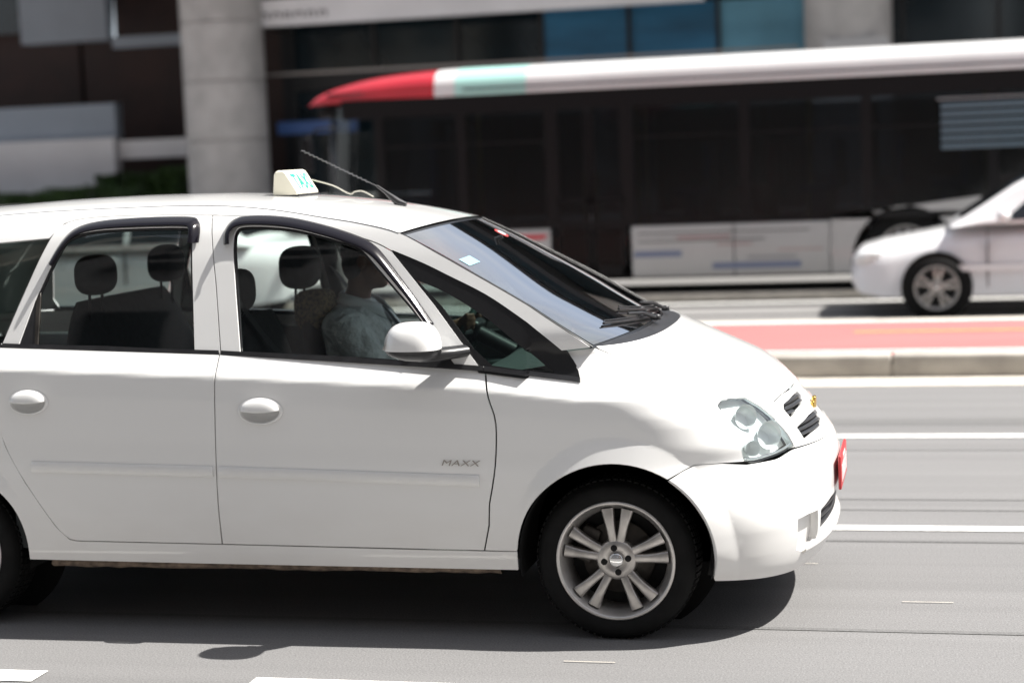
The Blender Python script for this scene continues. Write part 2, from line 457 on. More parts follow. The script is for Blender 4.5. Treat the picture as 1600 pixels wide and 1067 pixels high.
# front door, lower skin
fd_low = [(-1.478, .341)]+[(-.474, .329), (-.452, .42)]+cr([(-.446, .50), (-.418, .64), (-.411, .79), (-.436, .88), (-.455, belt(-.455)-.0)], 4)[0:]+[(-.9, belt(-.9)), (-1.468, belt(-1.468))]+[(-1.472, .9), (-1.477, .7), (-1.481, .5)]
rd_low = [(-1.484, .341), (-1.4865, .5), (-1.482, .7), (-1.4775, .9), (-1.4735, belt(-1.4735)), (-1.9, belt(-1.9)), (-2.368, belt(-2.368))]+cr([(-2.372, 1.0), (-2.372, .85), (-2.335, .71), (-2.262, .57), (-2.15, .40), (-2.10, .353)], 4)+[(-2.07, .347)]
def ellp(cx, cz, w_, h_, n=36): return [(cx+w_*math.cos(t), cz+h_*math.sin(t)) for t in np.linspace(0, 2*PI, n, endpoint=False)]
HF = (-1.297, .840, .083, .048); HRr = (-2.232, .880, .078, .046)
front_door, front_door2 = pair('front_door', [panel_data(fd_low, LOW(), [ellp(HF[0], HF[1], HF[2]*.9, HF[3]*.9)])], WHITE)
rear_door, rear_door2 = pair('rear_door', [panel_data(rd_low, LOW(), [ellp(HRr[0], HRr[1], HRr[2]*.9, HRr[3]*.9)])], WHITE)

# door window frames (upper body map)
f_out_top = cr([(-1.5625, 1.553), (-1.42, 1.545), (-1.285, 1.530), (-1.097, 1.492), (-.913, 1.441), (-.828, 1.402)], 5)
fd_fr = [(-1.4665, 1.045), (-1.51, 1.30)]+f_out_top+[(-.655, 1.210), (-.4655, .98)]+[(-.9, 1.010)]
f_in = [(-1.392, 1.046), (-1.428, 1.25)]+cr([(-1.458, 1.43), (-1.458, 1.488), (-1.42, 1.511), (-1.25, 1.500), (-1.10, 1.466), (-.97, 1.425), (-.925, 1.395)], 5)+[(-.74, 1.205), (-.560, .993), (-.95, 1.020)]
r_out_top = cr([(-2.376, 1.088), (-2.31, 1.27), (-2.224, 1.487), (-2.18, 1.538), (-2.10, 1.557), (-1.95, 1.562), (-1.78, 1.560), (-1.5675, 1.553)], 5)
rd_fr = r_out_top+[(-1.515, 1.30), (-1.4715, 1.045), (-1.9, 1.068)]
r_in = [(-2.307, 1.085)]+cr([(-2.256, 1.26), (-2.182, 1.44), (-2.138, 1.492), (-2.05, 1.513), (-1.9, 1.518), (-1.70, 1.516), (-1.648, 1.507), (-1.628, 1.47)], 5)+[(-1.600, 1.25), (-1.574, 1.052), (-1.95, 1.073)]
pair('door_frame', [panel_data(fd_fr, UP(), [f_in])], WHITE, front_door, far_parent=front_door2)
pair('door_frame', [panel_data(rd_fr, UP(), [r_in])], WHITE, rear_door, far_parent=rear_door2)
def infl(poly, d):
    P = np.array(poly); c = P.mean(0); out = []
    n = len(P)
    s = 1 if area(poly) > 0 else -1
    for i in range(n):
        t = P[(i+1) % n]-P[i-1]; t /= np.hypot(*t)+1e-9; out.append(tuple(P[i]+s*d*np.array([t[1], -t[0]])))
    return out
pair('window_glass', [panel_data(infl(f_in, .010), UP(-.012), rim=0)], GLS, front_door, far_parent=front_door2)
pair('window_glass', [panel_data(infl(r_in, .010), UP(-.012), rim=0)], GLS, rear_door, far_parent=rear_door2)
# black rubber surround just inside the openings
pair('window_seal', [panel_data(infl(f_in, .002), UP(-.007), [infl(f_in, -.009)])], BLACKP, front_door, far_parent=front_door2)
pair('window_seal', [panel_data(infl(r_in, .002), UP(-.007), [infl(r_in, -.009)])], BLACKP, rear_door, far_parent=rear_door2)
# fixed rear corner of the rear door glass: black triangle and divider bar
tri = [(-2.303, 1.083), (-2.253, 1.262), (-2.238, 1.080)]
pair('corner_infill', [panel_data(tri, UP(-.005))], BLACKP, rear_door, far_parent=rear_door2)
pair('divider_bar', [panel_data([(-2.238, 1.080), (-2.253, 1.262), (-2.238, 1.285), (-2.2255, 1.079)], UP(-.003))], STEEL, rear_door, far_parent=rear_door2)
# black waist strip per door
def strip(pts, h, off=.006):
    lo = [(x, belt(x)) for x in pts]; return lo+[(x, belt(x)+h) for x in pts[::-1]]
xsf = np.linspace(-1.4665, -.456, 14).tolist(); xsr = np.linspace(-2.372, -1.4755, 12).tolist()
pair('waist_strip', [panel_data(strip(xsf, .016), UP(.005), sv=.006, rim=.02)], BLACKP, front_door, far_parent=front_door2)
pair('waist_strip', [panel_data(strip(xsr, .016), UP(.005), sv=.006, rim=.02)], BLACKP, rear_door, far_parent=rear_door2)
# rub strips
def rubz(x): return float(np.interp(x, [-2.229, -1.461, -.461], [.654, .636, .604]))
def rub(x0, x1):
    xs = np.linspace(x0, x1, 12); p = [(x, rubz(x)) for x in xs]; q = [(x, rubz(x)-.041) for x in xs[::-1]]
    return p+q
def rubmap(a, z):
    a = np.asarray(a, float); zt = np.interp(a, [-2.229, -1.461, -.461], [.654, .636, .604]); v = np.clip((zt-z)/.041, 0, 1)
    return smap(a, z, 'low', .004+.008*(1-np.abs(2*v-1)**3))
pair('rub_strip', [panel_data(rub(-1.470, -.475), rubmap, sv=.005, rim=.012)], WHITE, front_door, far_parent=front_door2)
pair('rub_strip', [panel_data(rub(-2.232, -1.494), rubmap, sv=.005, rim=.012)], WHITE, rear_door, far_parent=rear_door2)
# wind deflectors: a smoked lip curving out over the window top
def deflector(path, name, fo, fo2, wd=.031, taper=0.):
    P = np.array(cr(path, 8)); t = np.gradient(P, axis=0); t /= np.hypot(t[:, 0], t[:, 1])[:, None]
    nrm = np.stack([t[:, 1], -t[:, 0]], 1)           # towards the window (path runs front-wards)
    rows = []
    for k in range(9):
        s_ = k/8; L_ = np.linspace(0, 1, len(P)); tp_ = 1-taper*sst(.55, 1., L_); o = .004+.030*math.sin(min(1, s_*1.25)*PI/2)*(1-(1-tp_)*.8)
        Q = P+nrm*((wd*s_)*tp_-.006)[:, None]; rows.append(smap(Q[:, 0], Q[:, 1], 'up', o))
    G_ = np.array(rows)
    for sgn, par in ((1, fo), (-1, fo2)):
        o = MB().grid(G_*[1, sgn, 1], flip=sgn > 0).obj(name, GLOSSB, par)
        md = o.modifiers.new('thickness', 'SOLIDIFY'); md.thickness = .004
deflector([(-1.486, 1.445), (-1.490, 1.495), (-1.462, 1.531), (-1.39, 1.541), (-1.25, 1.530), (-1.097, 1.496), (-.96, 1.452), (-.90, 1.420), (-.86, 1.383), (-.80, 1.313), (-.735, 1.235), (-.655, 1.135)], 'wind_deflector', front_door, front_door2, .031, .45)
deflector([(-2.205, 1.395), (-2.165, 1.470), (-2.115, 1.518), (-2.02, 1.540), (-1.85, 1.547), (-1.66, 1.544), (-1.62, 1.528), (-1.608, 1.495), (-1.607, 1.455)], 'wind_deflector', rear_door, rear_door2)

# front wing
hoodseam = [(-.052, -.745, 1.044), (.06, -.742, .995), (.20, -.73, .935), (.32, -.70, .885), (.413, -.647, .843)]
hs = [(to_a(x, y), z) for x, y, z in hoodseam]
headp = [(.382, -.700, .828), (.398, -.672, .840), (.42, -.640, .842), (.475, -.568, .831), (.515, -.535, .798), (.561, -.503, .746), (.60, -.49, .695), (.640, -.484, .645), (.60, -.55, .632), (.566, -.596, .626), (.50, -.67, .620), (.468, -.70, .628), (.443, -.705, .700), (.41, -.71, .775)]
hp = [(to_a(x, y), z) for x, y, z in headp]
def A_(x, z): # parameter of the near side surface at longitudinal position x, height z
    lo, hi = -.3, 1.0
    for _ in range(40):
        m = .5*(lo+hi)
        if smap(np.array([m]), np.array([z]), 'low', 0., False)[0, 0] < x: lo = m
        else: hi = m
    return lo
archr = .352
def A_vec(x, z):
    lo = np.full_like(x, -.8); hi = np.full_like(x, 1.0)
    for _ in range(30):
        m = .5*(lo+hi); g_ = smap(m, z, 'low', 0., False)[:, 0] < x; lo = np.where(g_, m, lo); hi = np.where(g_, hi, m)
    return .5*(lo+hi)
rr_, aa_ = np.meshgrid(np.linspace(.362, .452, 11), np.radians(np.arange(-12, 193, 2.2)), indexing='ij'); rr_ = rr_.ravel(); aa_ = aa_.ravel()
fx_, fz_ = rr_*np.cos(aa_), .30+rr_*np.sin(aa_)
RINGF = (np.stack([np.where(fx_ < -.3, fx_, A_vec(fx_, fz_)), fz_], 1), 0); RINGR = (np.stack([fx_-2.63, fz_], 1), 0)
wing = [(-.468, .329), (-.352, .327)]
wing += [(A_(.0+archr*math.cos(R(t)), .30+archr*math.sin(R(t))) if archr*math.cos(R(t)) > -.3 else archr*math.cos(R(t)), .30+archr*math.sin(R(t))) for t in np.linspace(175, 57, 26)]
wing += [(A_(.245, .618), .618), (A_(.293, .636), .636), (A_(.38, .634), .634), (hp[11][0]-.006, .629)]
wing += [(hp[12][0]-.006, hp[12][1]), (hp[13][0]-.006, hp[13][1]), (hp[0][0]-.006, hp[0][1]), (hp[1][0]-.004, hp[1][1]+.004)]
wing += [(a-.002, z-.002) for a, z in cr(hs, 4)[::-1]]
wing += [(-.162, 1.032), (-.126, 1.000), (-.102, .969), (-.098, .944), (-.105, .929), (-.130, belt(-.13)), (-.30, belt(-.3)), (-.448, belt(-.45))]
wing += cr([(-.448, belt(-.45)), (-.429, .88), (-.4045, .79), (-.4115, .64), (-.4395, .50)], 4)[1:]+[(-.4455, .42)]
front_wing, front_wing2 = pair('front_wing', [panel_data(wing, LOW(), su=.02, sv=.011, rings=RINGF)], WHITE)

# bonnet
AC = -.3+KA*PI/2                                   # parameter of the centreline
def mir(poly): return poly+[(2*AC-a, z) for a, z in poly[::-1]]
ZR = 1.047
aR = to_a(-.048, -.745)
h1 = [(aR, ZR)]+[(a+.002, z+.002) for a, z in cr(hs, 4)[1:]]
h1 += [(hp[3][0], hp[3][1]+.006), (hp[4][0]+.006, hp[4][1]+.003), (hp[5][0]+.007, hp[5][1]), (to_a(.600, -.44), .800), (to_a(.617, -.30), .812), (AC-.08, .815)]
hood = panel_data(mir([(a, z) for a, z in h1]), LOW(), su=.035, sv=.009)
bonnet = link('bonnet', panel_mesh('bonnet', [hood]), WHITE, taxi)
# nose panel between bonnet and bumper with its two grille openings per side of the bar
g1 = [(to_a(.59, -.395), .768), (to_a(.61, -.37), .782), (to_a(.625, -.20), .792), (to_a(.64, -.09), .793), (to_a(.65, -.09), .760), (to_a(.62, -.25), .752), (to_a(.61, -.385), .732)]
g2 = [(to_a(.635, -.395), .700), (to_a(.65, -.35), .706), (to_a(.67, -.2), .718), (to_a(.68, -.05), .718), (to_a(.69, -.05), .672), (to_a(.67, -.25), .667), (to_a(.652, -.385), .654)]
n1 = [(to_a(.6, -.44)+.0, .797), (hp[5][0]+.008, .742), (hp[6][0]+.008, .693), (hp[7][0]+.006, .640), (AC-.2, .634), (AC-.05, .634)]
ntop = [(AC-.08, .812), (to_a(.617, -.30), .809)]
nose_poly = ntop[1:]+n1
nose_poly = [(to_a(.617, -.30), .809)]+n1
noseL = nose_poly+[(2*AC-a, z) for a, z in nose_poly[::-1]]
mirp = lambda p: [(2*AC-a, z) for a, z in p]
nose = panel_data(noseL, LOW(), [g1, mirp(g1), g2+[], mirp(g2)], su=.03, sv=.010, rim=.03)
nose_panel = link('nose_panel', panel_mesh('nose_panel', [nose]), WHITE, taxi)
GRM = mat('grille_mesh', (.02, .022, .026), .35, noise=(50, .3))
for gp in (g1, g2, mirp(g1), mirp(g2)):
    back = link('grille', panel_mesh('grille', [panel_data(infl(gp, .004), LOW(-.028), rim=0)]), BLACKM, nose_panel)
    A = np.array(gp); z0, z1 = A[:, 1].min(), A[:, 1].max(); a0, a1 = A[:, 0].min(), A[:, 0].max()
    mb = MB()
    for k in range(1, 4):
        zz = z0+(z1-z0)*k/4; aa = np.linspace(a0, a1, 26); ok = inpoly(aa, np.full_like(aa, zz), gp); aa = aa[ok]
        if len(aa) > 2:
            P = np.stack([smap(aa, np.full_like(aa, zz+dz), 'low', o, False) for dz, o in ((-.004, -.02), (-.003, -.008), (.003, -.008), (.004, -.02))])
            mb.grid(P)
    for aa in np.arange(a0, a1, .016):
        zz = np.linspace(z0, z1, 12); ok = inpoly(np.full_like(zz, aa), zz, gp); zz = zz[ok]
        if len(zz) > 1:
            P = smap(np.full_like(zz, aa), zz, 'low', -.016, False); mb.tube(P.tolist(), .0018, 5)
    mb.obj('grille_slat', GRM, back)
# gold maker's badge on the bar
GOLD = mat('gold_badge', (.72, .48, .12), .25, .9)
bp_ = smap(np.array([AC]), np.array([.736]), 'low', .006, False)[0]
badge = MB(); badge.bbox(bp_[0]-.008, bp_[0]+.006, -.062, .062, bp_[2]-.014, bp_[2]+.014, .006); badge.bbox(bp_[0]-.008, bp_[0]+.008, -.022, .022, bp_[2]-.026, bp_[2]+.026, .006)
badge.obj('bonnet_badge', GOLD, nose_panel)

# front bumper, mirrored across
bt = [(A_(.293, .633), .633), (A_(.38, .631), .631), (hp[11][0], .616), (hp[9][0], .616), (hp[8][0], .622), (hp[7][0]+.004, .634), (AC-.2, .631), (AC-.05, .631)]
bb = [(A_(.350, .222), .222), (to_a(.495, -.608), .208), (to_a(.567, -.50), .200), (to_a(.64, -.35), .200), (AC-.1, .200)]
barch = [(A_(archr*math.cos(R(t)), .30+archr*math.sin(R(t))), .30+archr*math.sin(R(t))) for t in np.linspace(-11, 56, 16)]
bh = bb[::-1]+barch+[(A_(.245, .615), .615)]+bt
bump = bh+[(2*AC-a, z) for a, z in bh[::-1]]
fog = [(to_a(.600, -.595), .405), (to_a(.635, -.53), .410), (to_a(.682, -.455), .408), (to_a(.682, -.44), .33), (to_a(.66, -.44), .285), (to_a(.61, -.53), .272), (to_a(.585, -.575), .290)]
lgr = [(to_a(.69, -.420), .402), (to_a(.74, -.28), .420), (AC, .428), (AC, .318), (to_a(.75, -.25), .318), (to_a(.70, -.36), .312), (to_a(.685, -.415), .325)]
lg_full = lgr[:3]+mirp(lgr[:2])[::-1]+mirp(lgr[4:])+lgr[4:] if False else lgr[:2]+[(AC, .428)]+[(2*AC-a, z) for a, z in lgr[:2][::-1]]+[(2*AC-a, z) for a, z in lgr[4:][::-1]]+[(AC, .318)]+lgr[4:]
bumper_d = panel_data(bump, LOW(), [fog, mirp(fog), lg_full], su=.02, sv=.011, rim=.03, rings=RINGF)
bumper = link('front_bumper', panel_mesh('front_bumper', [bumper_d]), WHITE, taxi)
for q in (fog, mirp(fog)):
    link('fog_recess', panel_mesh('fog_recess', [panel_data(infl(q, .004), LOW(-.03), rim=0)]), WHITE, bumper)
link('lower_grille', panel_mesh('lower_grille', [panel_data(infl(lg_full, .004), LOW(-.05), rim=0)]), BLACKM, bumper)
mb = MB()
for zz in (.338, .365, .392):
    aa = np.linspace(to_a(.69, -.41), 2*AC-to_a(.69, -.41), 40)
    P = np.stack([smap(aa, np.full_like(aa, zz+dz), 'low', o, False) for dz, o in ((-.006, -.045), (-.004, -.012), (.004, -.012), (.006, -.045))]); mb.grid(P)
mb.obj('grille_slat', BLACKP, bumper)
# splitter lip under the lower grille
aa = np.linspace(to_a(.60, -.53), 2*AC-to_a(.60, -.53), 50)
rows = []
for k in range(7):
    t = k/6*PI; rows.append(smap(aa, .292+.016*math.cos(t)*1.0+np.interp(np.abs(aa-AC), [0, .5], [0, -.012]), 'low', .001+.014*math.sin(t), False))
MB().grid(np.array(rows), flip=True).obj('bumper_lip', WHITE, bumper)
# number plate: red, seen almost edge on
PLATE = mat('red_plate', (.45, .03, .035), .4); PLW = mat('plate_white', (.8, .7, .7), .5)
px = .754
pl = MB().bbox(px, px+.012, -.20, .20, .43, .56, .006).obj('number_plate', PLATE, bumper)
mb = MB()
for k in range(7): mb.box(px+.0122, px+.0135, -.165+.048*k, -.165+.048*k+.03, .455, .52)
mb.box(px+.0122, px+.0135, -.07, .07, .533, .545)
mb.obj('plate_characters', PLW, pl)

# sill and rear quarter
sill = [(-.352, .256), (-.352, .323), (-.7, .325), (-1.48, .336), (-2.07, .342), (-2.10, .348), (-2.16, .405), (-2.262, .562), (-2.30, .63)]
rear_arch = [(-2.63+.352*math.cos(R(t)), .30+.352*math.sin(R(t))) for t in np.linspace(68, -4, 16)]
sill = [(-.352, .256), (-.352, .323), (-.7, .326), (-1.48, .3365), (-2.07, .3425), (-2.104, .349), (-2.155, .398), (-2.267, .568), (-2.340, .708), (-2.376, .85), (-2.3765, 1.0), (-2.373, 1.085),
        (-2.75, 1.095), (-3.2, 1.10), (-2.75-KA*PI/2, 1.10), (-2.75-KA*PI/2, .24), (-3.2, .24), (-3.03, .26)]
sill += [(-2.63+.352*math.cos(R(t)), .30+.352*math.sin(R(t))) for t in np.linspace(187, -5, 40)]
sill += [(-1.6, .263)]
quarter, quarter2 = pair('rear_quarter', [panel_data(sill, LOW(), su=.035, sv=.013, rings=RINGR)], WHITE)
# side rail above the doors, down the windscreen pillar and back to the tail
ditch = [(-3.6, 1.49), (-3.0, 1.545), (-2.4, 1.585), (-1.9, 1.594), (-1.585, 1.590), (-1.343, 1.570), (-1.105, 1.532), (-.95, 1.505), (-.807, 1.468), (-.66, 1.394), (-.513, 1.3145), (-.39, 1.2475), (-.278, 1.184), (-.125, 1.0955), (-.056, 1.050)]
dt = cr(ditch, 4)
DXs = np.array([p[0] for p in dt]); DZs = np.array([p[1] for p in dt])
def to_up(x, z): return x
q_out = cr([(-.8255, 1.406), (-.707, 1.358), (-.607, 1.311), (-.463, 1.241), (-.336, 1.161), (-.222, 1.082), (-.164, 1.037)], 4)   # top edge of front quarter glass
rail = [(x, z) for x, z in dt if x > -2.75]
rail = [(-2.75, float(np.interp(-2.75, DXs, DZs)))]+rail
rail += [(-.060, 1.048)]+[(x, z+.002) for x, z in q_out[::-1]]
rail += [(x, z+.0045) for x, z in f_out_top[::-1]]+[(x, z+.0045) for x, z in r_out_top[::-1] if x > -2.17]
rail += [(-2.184, 1.545), (-2.230, 1.490), (-2.45, 1.478), (-2.75, 1.445)]
pair('roof_rail', [panel_data(rail, UP(), su=.03, sv=.010)], WHITE, taxi)
# rear quarter glass + tail pillar
qg = [(-2.385, 1.092), (-2.32, 1.27), (-2.236, 1.482), (-2.45, 1.470), (-2.72, 1.440), (-2.93, 1.40), (-2.96, 1.15), (-2.93, 1.102)]
pair('quarter_glass', [panel_data(qg, UP(-.006), rim=.004)], glass('quarter_tint', (.42, .50, .48), .9), taxi)
# black frame ring of the rear quarter glass and the white body behind it
tp = [(-2.935, 1.102), (-2.965, 1.15), (-2.935, 1.402), (-2.72, 1.445), (-2.75, 1.57), (-3.2, 1.535), (-2.75-KA*PI/2, 1.51), (-2.75-KA*PI/2, 1.10), (-3.2, 1.10)]
pair('tail_pillar', [panel_data(tp, UP(), su=.05, sv=.02)], WHITE, taxi)
# black waist strip of the rear quarter
pair('waist_strip', [panel_data([(-2.376, 1.087), (-2.376, 1.10), (-2.97, 1.115), (-2.97, 1.095)], UP(.004), sv=.006)], BLACKP, taxi)
# tail window and lamps (behind the frame)
tgl = [(-2.75-KA*(PI/2-.62), 1.14), (-2.75-KA*(PI/2-.50), 1.47)]
tw = tgl+[(2*(-2.75-KA*PI/2)-a, z) for a, z in tgl[::-1]]
mat('dark_privacy_glass', (.012, .013, .015), .06, spec=.6)
link('tail_window', panel_mesh('tail_window', [panel_data(tw, UP(.004), rim=.004)]), MAT['dark_privacy_glass'], taxi)
for s_ in (0, 1):
    tl = [(-2.75-.38, .80), (-2.75-.38, 1.06), (-2.75-.60, 1.07), (-2.75-.66, .82)]
    link('tail_lamp', panel_mesh('tail_lamp', [panel_data(tl, LOW(.006))], s_ == 1), mat('red_lamp', (.35, .01, .01), .1, coat=1), taxi)

# front quarter glass: black frit frame and pane
q_in_off = .020
qf = [(-.840, 1.414)]+[(x, z+.012) for x, z in q_out[1:-1]]+[(-.150, 1.040), (-.120, 1.004), (-.100, .970), (-.097, .945), (-.108, .928), (-.25, .940), (-.474, .968), (-.662, 1.190)]
qp = cr([(-.728, 1.300), (-.603, 1.247), (-.454, 1.157), (-.356, 1.082), (-.235, .992), (-.190, .962)], 3)+[(-.24, .965), (-.425, .992), (-.496, 1.051), (-.625, 1.203)]
pair('quarter_glass_frame', [panel_data(qf, UP(-.003), [qp], rim=.012)], mat('frit_black', (.010, .010, .011), .25), taxi)
pair('quarter_glass', [panel_data(infl(qp, .006), UP(-.007), rim=0)], glass('quarter_pane', (.42, .56, .52), .9), taxi)
pair('waist_strip', [panel_data(strip(np.linspace(-.453, -.098, 9).tolist(), .016), UP(.005), sv=.006, rim=.02)], BLACKP, taxi)

# roof and windscreen
def yedge(x, z): return -smap(np.asarray(x), np.asarray(z), 'up')[..., 1]
def xedge(x, z): return smap(np.asarray(x), np.asarray(z), 'up')[..., 0]
RX = [-3.0, -2.83, -2.38, -2.08, -1.72, -1.36, -1.14, -.977, -.836, -.66]
RZ = [1.585, 1.604, 1.625, 1.631, 1.626, 1.606, 1.580, 1.553, 1.520, 1.475]
RXs, RZs = smooth_table(RX, RZ, .06)
xe = np.concatenate([np.linspace(-2.98, -1.2, 40), np.linspace(-1.18, -.810, 22)])
ze = np.interp(xe, DXs, DZs); ye = yedge(xe, ze); xe = xedge(xe, ze)
tt = np.sin(np.linspace(-1, 1, 49)*PI/2)
bul = .065*sst(-1.5, -.81, xe)
Pr = np.zeros((len(xe), len(tt), 3))
for j, t in enumerate(tt):
    k = abs(t)**2.4; xc = xe+bul; zc = np.interp(xc, RXs, RZs)
    Pr[:, j, 0] = xe+bul*(1-abs(t)**2.2); Pr[:, j, 1] = t*(ye-.002); Pr[:, j, 2] = zc+(ze-.001-zc)*k
roof = MB().grid(Pr, flip=True).obj('roof', WHITE, taxi)
Pc = Pr.copy(); Pc[:, :, 2] -= .035; Pc[:, :, 1] *= .97
MB().grid(Pc).obj('headliner', HEADL, taxi)
# ditch seal between roof and rail
mbs = []
for s_ in (-1, 1):
    xs = np.array([p[0] for p in dt if -2.98 < p[0] < -.80]); zs = np.array([p[1] for p in dt if -2.98 < p[0] < -.80]); yy = yedge(xs, zs); xs = xedge(xs, zs)
    MB().tube([(x, s_*(y-.002), z-.0015) for x, y, z in zip(xs, yy, zs)], .0035, 6).obj('roof_ditch_seal', mat('grey_seal', (.12, .12, .12), .6), roof)
def wmap(s, t, off=0.):
    s = np.asarray(s, float); t = np.asarray(t, float)
    E_ = np.array([(-.812, 1.466), (-.66, 1.390), (-.513, 1.3105), (-.39, 1.2435), (-.278, 1.180), (-.125, 1.092), (-.052, 1.046)])
    C_ = np.array([(-.735, 1.489), (-.60, 1.415), (-.465, 1.335), (-.335, 1.258), (-.205, 1.185), (-.055, 1.106), (.045, 1.062)])
    u = np.linspace(0, 1, 7); g = np.linspace(0, 1, 200)
    def sm(v): 
        c = np.array(cr([(a, b) for a, b in zip(u, v)], 20)); return np.interp(s, c[:, 0], c[:, 1])
    ex, ez, cx, cz = sm(E_[:, 0]), sm(E_[:, 1]), sm(C_[:, 0]), sm(C_[:, 1])
    k = np.abs(t)**2.3; yy = yedge(ex, ez)-.001; ex = xedge(ex, ez)
    return np.stack([cx+(ex-cx)*k, t*yy, cz+(ez-cz)*k], -1)+np.array([.5, 0, .86])*off
ss, tt2 = np.meshgrid(np.linspace(.0, 1., 24), np.linspace(-1, 1, 41), indexing='ij')
wscr = MB().grid(wmap(ss*.955+.02, tt2*.955), flip=True).obj('windscreen', GLW, taxi)
FR = MAT['frit_black']
mb = MB()
for (s0, s1, t0, t1) in ((0, .035, -1, 1), (.93, 1., -1, 1), (.035, .93, -1, -.945), (.035, .93, .945, 1)):
    a, b = np.meshgrid(np.linspace(s0, s1, 5 if s1-s0 < .1 else 24), np.linspace(t0, t1, 5 if t1-t0 < .1 else 41), indexing='ij')
    mb.grid(wmap(a, b, -.003), flip=True)
mb.obj('windscreen_frit', FR, wscr)
for t in (-.99, .99):
    P = wmap(np.linspace(0, 1, 20), np.full(20, t), .002); MB().tube(P.tolist(), .004, 6).obj('windscreen_seal', BLACKP, wscr)
# tax disc and stickers on the glass
def decal(s0, t0, ds, dt_, col, name, n=20, ring=None):
    aa = np.linspace(0, 2*PI, n, endpoint=False)
    P = wmap(s0+ds*np.cos(aa), t0+dt_*np.sin(aa), .0015); c = wmap(np.array([s0]), np.array([t0]), .0015)
    v = P.tolist()+c.tolist(); MB().add(v, [(n, i, (i+1) % n) for i in range(n)]).obj(name, col, wscr)
STW = mat('sticker_white', (.45, .5, .52), .5); STR = mat('sticker_red', (.6, .04, .04), .5); STB = mat('sticker_blue', (.22, .38, .44), .5)
decal(.155, .30, .034, .060, STR, 'sticker')
P = wmap(.155+.021*np.cos(np.linspace(0, 2*PI, 20, endpoint=False)), .30+.044*np.sin(np.linspace(0, 2*PI, 20, endpoint=False)), .003)
MB().add(P.tolist(), [tuple(range(20))]).obj('sticker', STW, wscr)
a, b = np.meshgrid(np.linspace(.235, .285, 3), np.linspace(-.90, -.74, 4), indexing='ij'); MB().grid(wmap(a, b, .0015), flip=True).obj('sticker', STB, wscr)
# cowl below the windscreen, wipers
cowl = mir([(aR-.01, 1.0485), (aR+.0, 1.064)][::-1]) if False else None
aa = np.linspace(aR, 2*AC-aR, 60)
rows = [smap(aa, np.full_like(aa, ZR-.012), 'low', -.012, False), smap(aa, np.full_like(aa, ZR), 'low', -.010, False)]
wsb = wmap(np.full(60, .985), np.linspace(-.985, .985, 60)); rows += [np.array(rows[1])*.35+wsb*.65+[0, 0, -.006], wsb-[0, 0, .004]]
MB().grid(np.array(rows)).obj('cowl', BLACKP, taxi)
for (t0, t1, s1) in ((.55, -.15, .80), (-.02, -.62, .84)):
    b0 = wmap(np.array([1.01]), np.array([t0]), .018)[0]; m0 = wmap(np.array([.93]), np.array([t0-.18]), .03)[0]
    w0 = wmap(np.array([.955]), np.array([t0+.05]), .010)[0]; w1 = wmap(np.array([s1]), np.array([t1]), .010)[0]
    wp = MB(); tm = [(np.array(b0)*(1-k)+np.array(m0)*k).tolist() for k in np.linspace(0, 1, 4)]
    mid = (np.array(w0)+np.array(w1))/2; mid = mid+[0, 0, .022]
    wp.lathe([(0, -.006), (.017, -.006), (.017, .012), (0, .016)], 'Z', b0, 12)
    wp.tube([b0, (np.array(b0)*.5+mid*.5+[0, 0, .012]).tolist(), mid.tolist()], [.009, .007, .005], 8)
    bl = [wmap(np.array([.955+(s1-.955)*k]), np.array([(t0+.05)+(t1-t0-.05)*k]), .007)[0].tolist() for k in np.linspace(0, 1, 14)]
    wp.tube(bl, .0055, 6); wp.tube([(np.array(p)+[0, 0, .010]).tolist() for p in bl], .003, 5)
    wp.obj('wiper', BLACKP, taxi)
# rear view mirror
MB().bbox(-.66, -.63, -.12, .12, 1.345, 1.405, .012).tube([(-.63, 0, 1.39), (-.56, 0, 1.415)], .008).obj('inside_mirror', BLACKP, taxi)

# headlamps
LENS = glass('lamp_lens', (.90, .95, .95), 1.6, .02)
REFL = mat('lamp_reflector', (.80, .82, .82), .42, .45)
LAMPW = mat('lamp_housing', (.78, .80, .80), .5, .0)
for s_ in (0, 1):
    par = link('headlamp', panel_mesh('headlamp', [panel_data(hp, LOW(-.002), rim=.02)], s_ == 1), LENS, taxi)
    link('lamp_housing', panel_mesh('lamp_housing', [panel_data(infl(hp, .001), LOW(-.045), rim=0)], s_ == 1), LAMPW, par)
    sg = 1 if s_ == 0 else -1
    for (ax, az, rr) in ((to_a(.475, -.62), .775, .045), (to_a(.545, -.56), .700, .052), (to_a(.500, -.66), .665, .030)):
        c = smap(np.array([ax]), np.array([az]), 'low', -.030, False)[0]; th = (ax+.3)/KA
        d = Vector((math.sin(th*.72), -math.cos(th*.72), 0)); q = d.to_track_quat('Z', 'Y').to_matrix()
        mb = MB(); vs = []; n = 20
        prof = [(rr, .018), (rr*.93, .010), (rr*.72, -.008), (rr*.4, -.020), (.004, -.024)]
        tmp = MB().lathe(prof, 'Z', (0, 0, 0), n)
        v = [(Vector(c)+q @ Vector(p)) for p in tmp.v]; v = [(p.x, p.y*sg, p.z) for p in v]
        mb.add(v, tmp.f, True); mb.obj('lamp_reflector', REFL, par)
    # chrome lower trim of the lamp
    P = [smap(np.array([a]), np.array([z+.010]), 'low', -.008, False)[0] for a, z in cr(hp[7:12], 5)]
    MB().tube([(p[0], p[1]*sg, p[2]) for p in P], .005, 6).obj('lamp_trim', CHROME, par)

